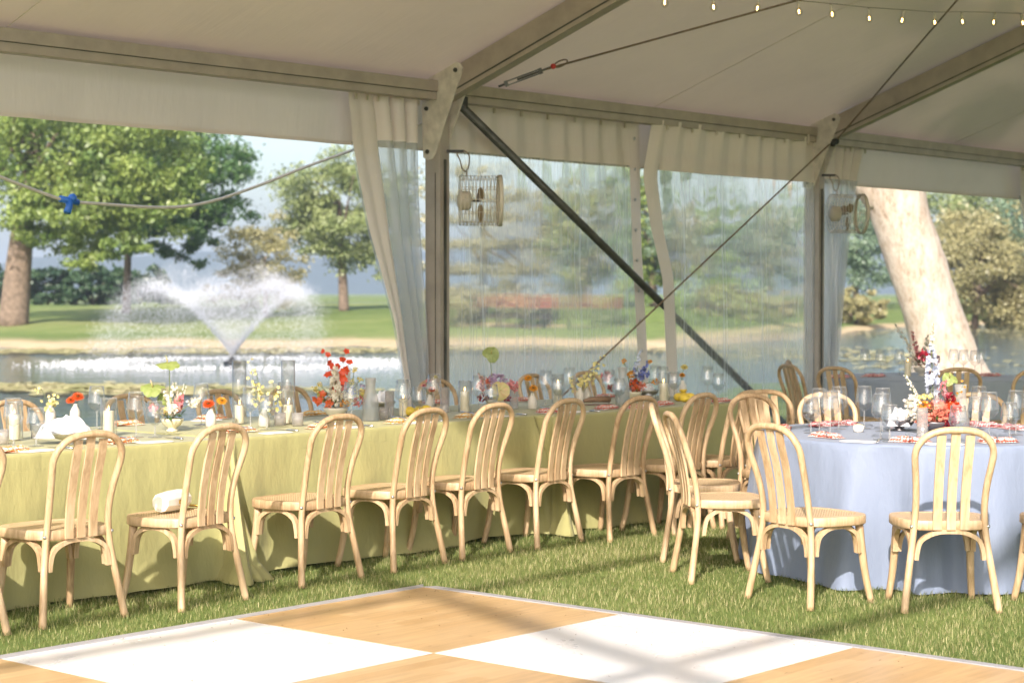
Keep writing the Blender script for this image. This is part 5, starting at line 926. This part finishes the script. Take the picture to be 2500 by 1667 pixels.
def arrangement(label, p, bowlkind, blabel, bz=.07, bscale=None):
    put(bowlkind, [p], blabel, 'flower bowls', scale=bscale); t = thing('flower_arrangement', label, 'flowers', (p[0], p[1], TZ + .002)); t.scale = (1.14,) * 3; return t
# 1 green anthuriums
a1 = arrangement('flowers with two green anthuriums, pink snapdragon and white stock in a cream bowl', (6.601, 8.220), 'cream', 'cream fluted bowl under the green anthuriums')
anthurium(a1, rel(-.01, 0, .05), rel(-.012, 0, .325), 'fl_green', .055, .058, (-.2, -.15, .9), 2.0); anthurium(a1, rel(-.02, 0, .05), rel(-.085, 0, .205), 'fl_green', .055, .058, (-.35, -.3, .85), 1.2); anthurium(a1, rel(-.02, 0, .05), rel(-.045, .01, .155), 'fl_green', .035, .03, (-.7, -.6, .2), .4)
spike(a1, rel(0, 0, .05), rel(.045, 0, .175), 'fl_pink', .024, 26, .02); spike(a1, rel(0, .01, .05), rel(.01, .02, .235), 'fl_white', .024, 34, .015); spike(a1, rel(0, 0, .05), rel(-.04, .02, .19), 'fl_white', .022, 26, .016); spike(a1, rel(0, 0, .05), rel(.06, .03, .225), 'fl_white', .016, 20, .012); cluster(a1, rel(.105, .02, .135), .028, 'fl_white', 26, .018, base=rel(0, 0, .06)); cluster(a1, rel(-.04, -.02, .095), .024, 'fl_peach', 26); cluster(a1, rel(.015, -.03, .10), .028, 'fl_white', 28, .018); cluster(a1, rel(-.09, .0, .11), .02, 'fl_pink', 18); foliage(a1, rel(0, 0, .075), .07, 50)
# 2 red orchids
a2 = arrangement('tall flowers with red orchids and a column of white stock in a pale bowl', (7.828, 8.211), 'pale', 'pale footed bowl under the red orchids')
orchid(a2, rel(-.01, 0, .07), rel(-.045, 0, .34), 'fl_red', 9, .026, .026); orchid(a2, rel(.01, 0, .07), rel(.035, 0, .335), 'fl_red', 10, .027, .032); orchid(a2, rel(.0, 0, .07), rel(.085, 0, .315), 'fl_red', 5, .022, .018); orchid(a2, rel(0, -.02, .07), rel(-.085, -.02, .13), 'fl_orange', 9, .027, .03); orchid(a2, rel(0, -.01, .07), rel(.01, -.02, .22), 'fl_red', 6, .02, .015)
spike(a2, rel(0, -.03, .05), rel(.0, -.03, .275), 'fl_white', .026, 60, .022); spike(a2, rel(0, 0, .06), rel(-.12, .02, .16), 'fl_yellow', .02, 26, .016); cluster(a2, rel(.0, -.03, .115), .036, 'fl_white', 40, .022); cluster(a2, rel(.055, -.02, .11), .034, 'fl_white', 34, .022); cluster(a2, rel(.075, .02, .15), .03, 'fl_blue', 30, .012); cluster(a2, rel(.03, .0, .17), .024, 'fl_pink', 22); cluster(a2, rel(.13, .02, .135), .03, 'fl_yellow', 26, .02); cluster(a2, rel(.145, .02, .165), .025, 'fl_lilac', 30, .010); cluster(a2, rel(.125, -.02, .10), .026, 'fl_pink', 26, .018); cluster(a2, rel(.05, -.04, .085), .018, 'fl_amber', 18)
for l, z in ((.10, .265), (.13, .215), (.085, .20), (-.085, .185), (-.11, .165)): cluster(a2, rel(l, 0, z), .010, 'fl_yellow', 8, .014, 'poppy', rel(.02, 0, .07))
foliage(a2, rel(0, 0, .08), .07, 40)
# 3 lilac hydrangea
a3 = arrangement('flowers with lilac hydrangea, a peach anthurium and red blooms', (9.120, 8.073), 'pale', 'pale footed bowl under the lilac hydrangea')
anthurium(a3, rel(0, 0, .06), rel(-.035, 0, .315), 'fl_green', .042, .05, (-.65, -.55, .35), 1.6); anthurium(a3, rel(0, 0, .06), rel(.015, -.07, .115), 'fl_peach', .05, .056, (-.72, -.6, .2), .8); cluster(a3, rel(.005, .01, .165), .055, 'fl_lilac', 120, .014); cluster(a3, rel(.085, 0, .135), .035, 'fl_pink', 40, .018); cluster(a3, rel(-.075, 0, .14), .030, 'fl_orange', 40, .020); cluster(a3, rel(-.05, 0, .165), .025, 'fl_coral', 30, .018); cluster(a3, rel(-.075, -.03, .075), .024, 'fl_dark', 30, .016); cluster(a3, rel(-.055, -.03, .095), .02, 'fl_white', 22, .012); cluster(a3, rel(.05, -.03, .075), .024, 'fl_dark', 26, .016); spike(a3, rel(-.03, 0, .08), rel(-.10, .02, .215), 'fl_coral', .014, 18, .014); foliage(a3, rel(0, 0, .08), .07, 40)
# 4 yellow sprays from the bud vases
def spray(label, p, tips, mat='fl_yellow', z0=.10, n=11):
    t = thing('yellow_spray', label, 'flowers', (p[0], p[1], TZ + .001))
    for l, d, z in tips: orchid(t, rel(0, 0, z0 - .05), rel(l, d, z), mat, n, .015, .032, 'spray_stem', 'fl_stem')
    return t
spray('pale yellow orchid sprays rising between the two tall glass cylinders', (7.159, 8.096), ((-.04, 0, .30), (.06, 0, .235), (-.075, 0, .36), (.10, .02, .18), (-.06, .02, .20)))
spray('pale yellow orchid sprays leaning over the shaded green table', (10.175, 8.227), ((.06, 0, .20), (-.05, 0, .17), (.17, .03, .31), (.13, .02, .26), (.03, 0, .16)), n=12)
spray('small yellow sprig behind the white bread cloth', (6.562, 9.288), ((.02, 0, .16), (-.01, 0, .12), (-.06, 0, .21)), n=9)
# 5 blue delphiniums
a5 = arrangement('flowers with blue delphinium, orange blooms and fern leaves on the shaded green table', (10.522, 8.040), 'cream', 'cream fluted bowl under the blue delphiniums')
spike(a5, rel(0, 0, .06), rel(.045, 0, .315), 'fl_sky', .022, 40, .013); spike(a5, rel(0, 0, .06), rel(.095, 0, .25), 'fl_blue', .022, 32, .015); spike(a5, rel(0, 0, .06), rel(.02, .02, .24), 'fl_blue', .016, 24, .012); cluster(a5, rel(.01, -.02, .10), .036, 'fl_orange', 36, .022); cluster(a5, rel(-.01, -.02, .165), .022, 'fl_amber', 24, .016); cluster(a5, rel(.075, 0, .165), .026, 'fl_blue', 30, .014); cluster(a5, rel(.05, -.03, .095), .022, 'fl_coral', 22, .018); cluster(a5, rel(-.16, 0, .15), .030, 'fl_pink', 34, .018, base=rel(-.02, 0, .07)); cluster(a5, rel(-.125, 0, .085), .02, 'fl_dark', 24, .02, base=rel(-.02, 0, .06)); cluster(a5, rel(.14, 0, .12), .014, 'fl_amber', 12, .016, base=rel(.02, 0, .07)); foliage(a5, rel(0, 0, .085), .075, 60, .03); foliage(a5, rel(-.035, 0, .20), .045, 26, .022)
for l, z in ((-.05, .245), (.10, .245)): cluster(a5, rel(l, 0, z), .011, 'fl_amber', 9, .014, 'poppy', rel(0, 0, .07))
# 6 blue table
a6 = arrangement('tall flowers with pale delphinium, coral and red blooms on the sunlit blue table', (9.216, 4.995), 'pewter', 'pewter bowl under the pale delphiniums')
spike(a6, rel(0, 0, .07), rel(-.015, 0, .42), 'fl_sky', .034, 60, .022); spike(a6, rel(-.015, 0, .36), rel(-.005, 0, .52), 'fl_white', .010, 22, .010); spike(a6, rel(0, 0, .06), rel(.05, 0, .25), 'fl_pink', .022, 30, .018); spike(a6, rel(-.03, 0, .06), rel(-.14, 0, .28), 'fl_white', .014, 24, .011); cluster(a6, rel(-.10, 0, .15), .035, 'fl_white', 34, .02); cluster(a6, rel(-.09, -.02, .095), .04, 'fl_white', 40, .02); cluster(a6, rel(-.055, -.03, .13), .024, 'fl_amber', 26, .016); cluster(a6, rel(-.06, -.02, .165), .014, 'fl_yellow', 14, .016); cluster(a6, rel(-.035, -.02, .175), .014, 'fl_yellow', 14, .016); cluster(a6, rel(.0, -.04, .115), .045, 'fl_coral', 50, .024); cluster(a6, rel(-.05, -.05, .065), .034, 'fl_coral', 36, .022); cluster(a6, rel(.055, -.04, .06), .038, 'fl_dark', 44, .022); cluster(a6, rel(.085, 0, .12), .036, 'fl_red', 40, .022); cluster(a6, rel(.075, 0, .17), .022, 'fl_dark', 24, .016); cluster(a6, rel(.02, -.05, .075), .03, 'fl_coral', 34, .02); anthurium(a6, rel(0, 0, .07), rel(.085, .03, .25), 'fl_green', .036, .036, (-.5, -.4, .5), .4); cluster(a6, rel(-.045, .02, .37), .022, 'fl_dark', 22, .018, base=rel(0, 0, .1)); orchid(a6, rel(.05, 0, .1), rel(.14, 0, .235), 'fl_amber', 6, .010, .012, 'sprig', 'fl_stem'); foliage(a6, rel(0, 0, .085), .085, 60)
a7 = arrangement('blurred mixed flowers on the shaded blue table', (15.547, 8.554), 'pale', 'pale footed bowl on the shaded blue table')
spike(a7, rel(0, 0, .06), rel(-.22, 0, .42), 'fl_white', .02, 26, .02); spike(a7, rel(0, 0, .06), rel(-.08, 0, .36), 'fl_pink', .02, 24, .02); spike(a7, rel(0, 0, .06), rel(.05, 0, .33), 'fl_white', .02, 24, .02); cluster(a7, rel(0, 0, .14), .06, 'fl_dark', 50, .024); cluster(a7, rel(-.08, 0, .12), .05, 'fl_white', 40, .024); cluster(a7, rel(.09, 0, .13), .05, 'fl_lilac', 40, .024); foliage(a7, rel(0, 0, .09), .09, 50)
# zinnias in the bud vases
def bunch(label, p, heads):
    t = thing('zinnia_bunch', label, 'flowers', (p[0], p[1], TZ + .001))
    for (l, d, z, m, r) in heads: zinnia(t, rel(0, 0, .06), rel(l, d, z), m, r)
bunch('orange zinnias in a bud vase behind the white bread cloth', (6.718, 9.265), ((.016, 0, .145, 'fl_orange', .032), (-.022, -.01, .125, 'fl_orange', .026)))
bunch('two orange zinnias leaning from a white bud vase between the anthuriums and the cylinders', (6.965, 8.329), ((-.012, -.01, .128, 'fl_orange', .031), (.062, 0, .145, 'fl_amber', .026)))
bunch('pink sprig and one orange zinnia behind the lemons', (8.846, 8.402), ((.012, -.01, .135, 'fl_orange', .022), (-.01, 0, .19, 'fl_pink', .018), (.035, 0, .215, 'fl_yellow', .012), (-.04, 0, .16, 'fl_pink', .014)))
bunch('two amber zinnias in a white bud vase beside the lilac hydrangea', (9.399, 8.005), ((-.028, 0, .20, 'fl_amber', .024), (.005, -.01, .135, 'fl_amber', .027)))
bunch('two yellow zinnias in the bud vase behind the lemon pile', (11.528, 8.339), ((.012, 0, .20, 'fl_yellow', .026), (-.005, 0, .14, 'fl_amber', .022)))

# ------------------------------------------------------------------ summer haze over the whole place
b = MB(); b.box((-3700, -3700, -3.2), (3700, 3700, 80)); hz_ = b.build('haze', 'white_cloth', None, False); hz_.data.materials.clear()
hm = bpy.data.materials.new('pale summer haze'); hm.use_nodes = True; t_ = hm.node_tree; t_.nodes.clear(); ov = t_.nodes.new('ShaderNodeOutputMaterial'); pv = t_.nodes.new('ShaderNodeVolumePrincipled')
pv.inputs['Color'].default_value = (.78, .89, 1, 1); pv.inputs['Density'].default_value = .00055; pv.inputs['Anisotropy'].default_value = .2; t_.links.new(pv.outputs[0], ov.inputs['Volume']); hz_.data.materials.append(hm); hz_['kind'] = 'stuff'; hz_['label'] = 'pale summer haze over the pond'; hz_['category'] = 'haze'
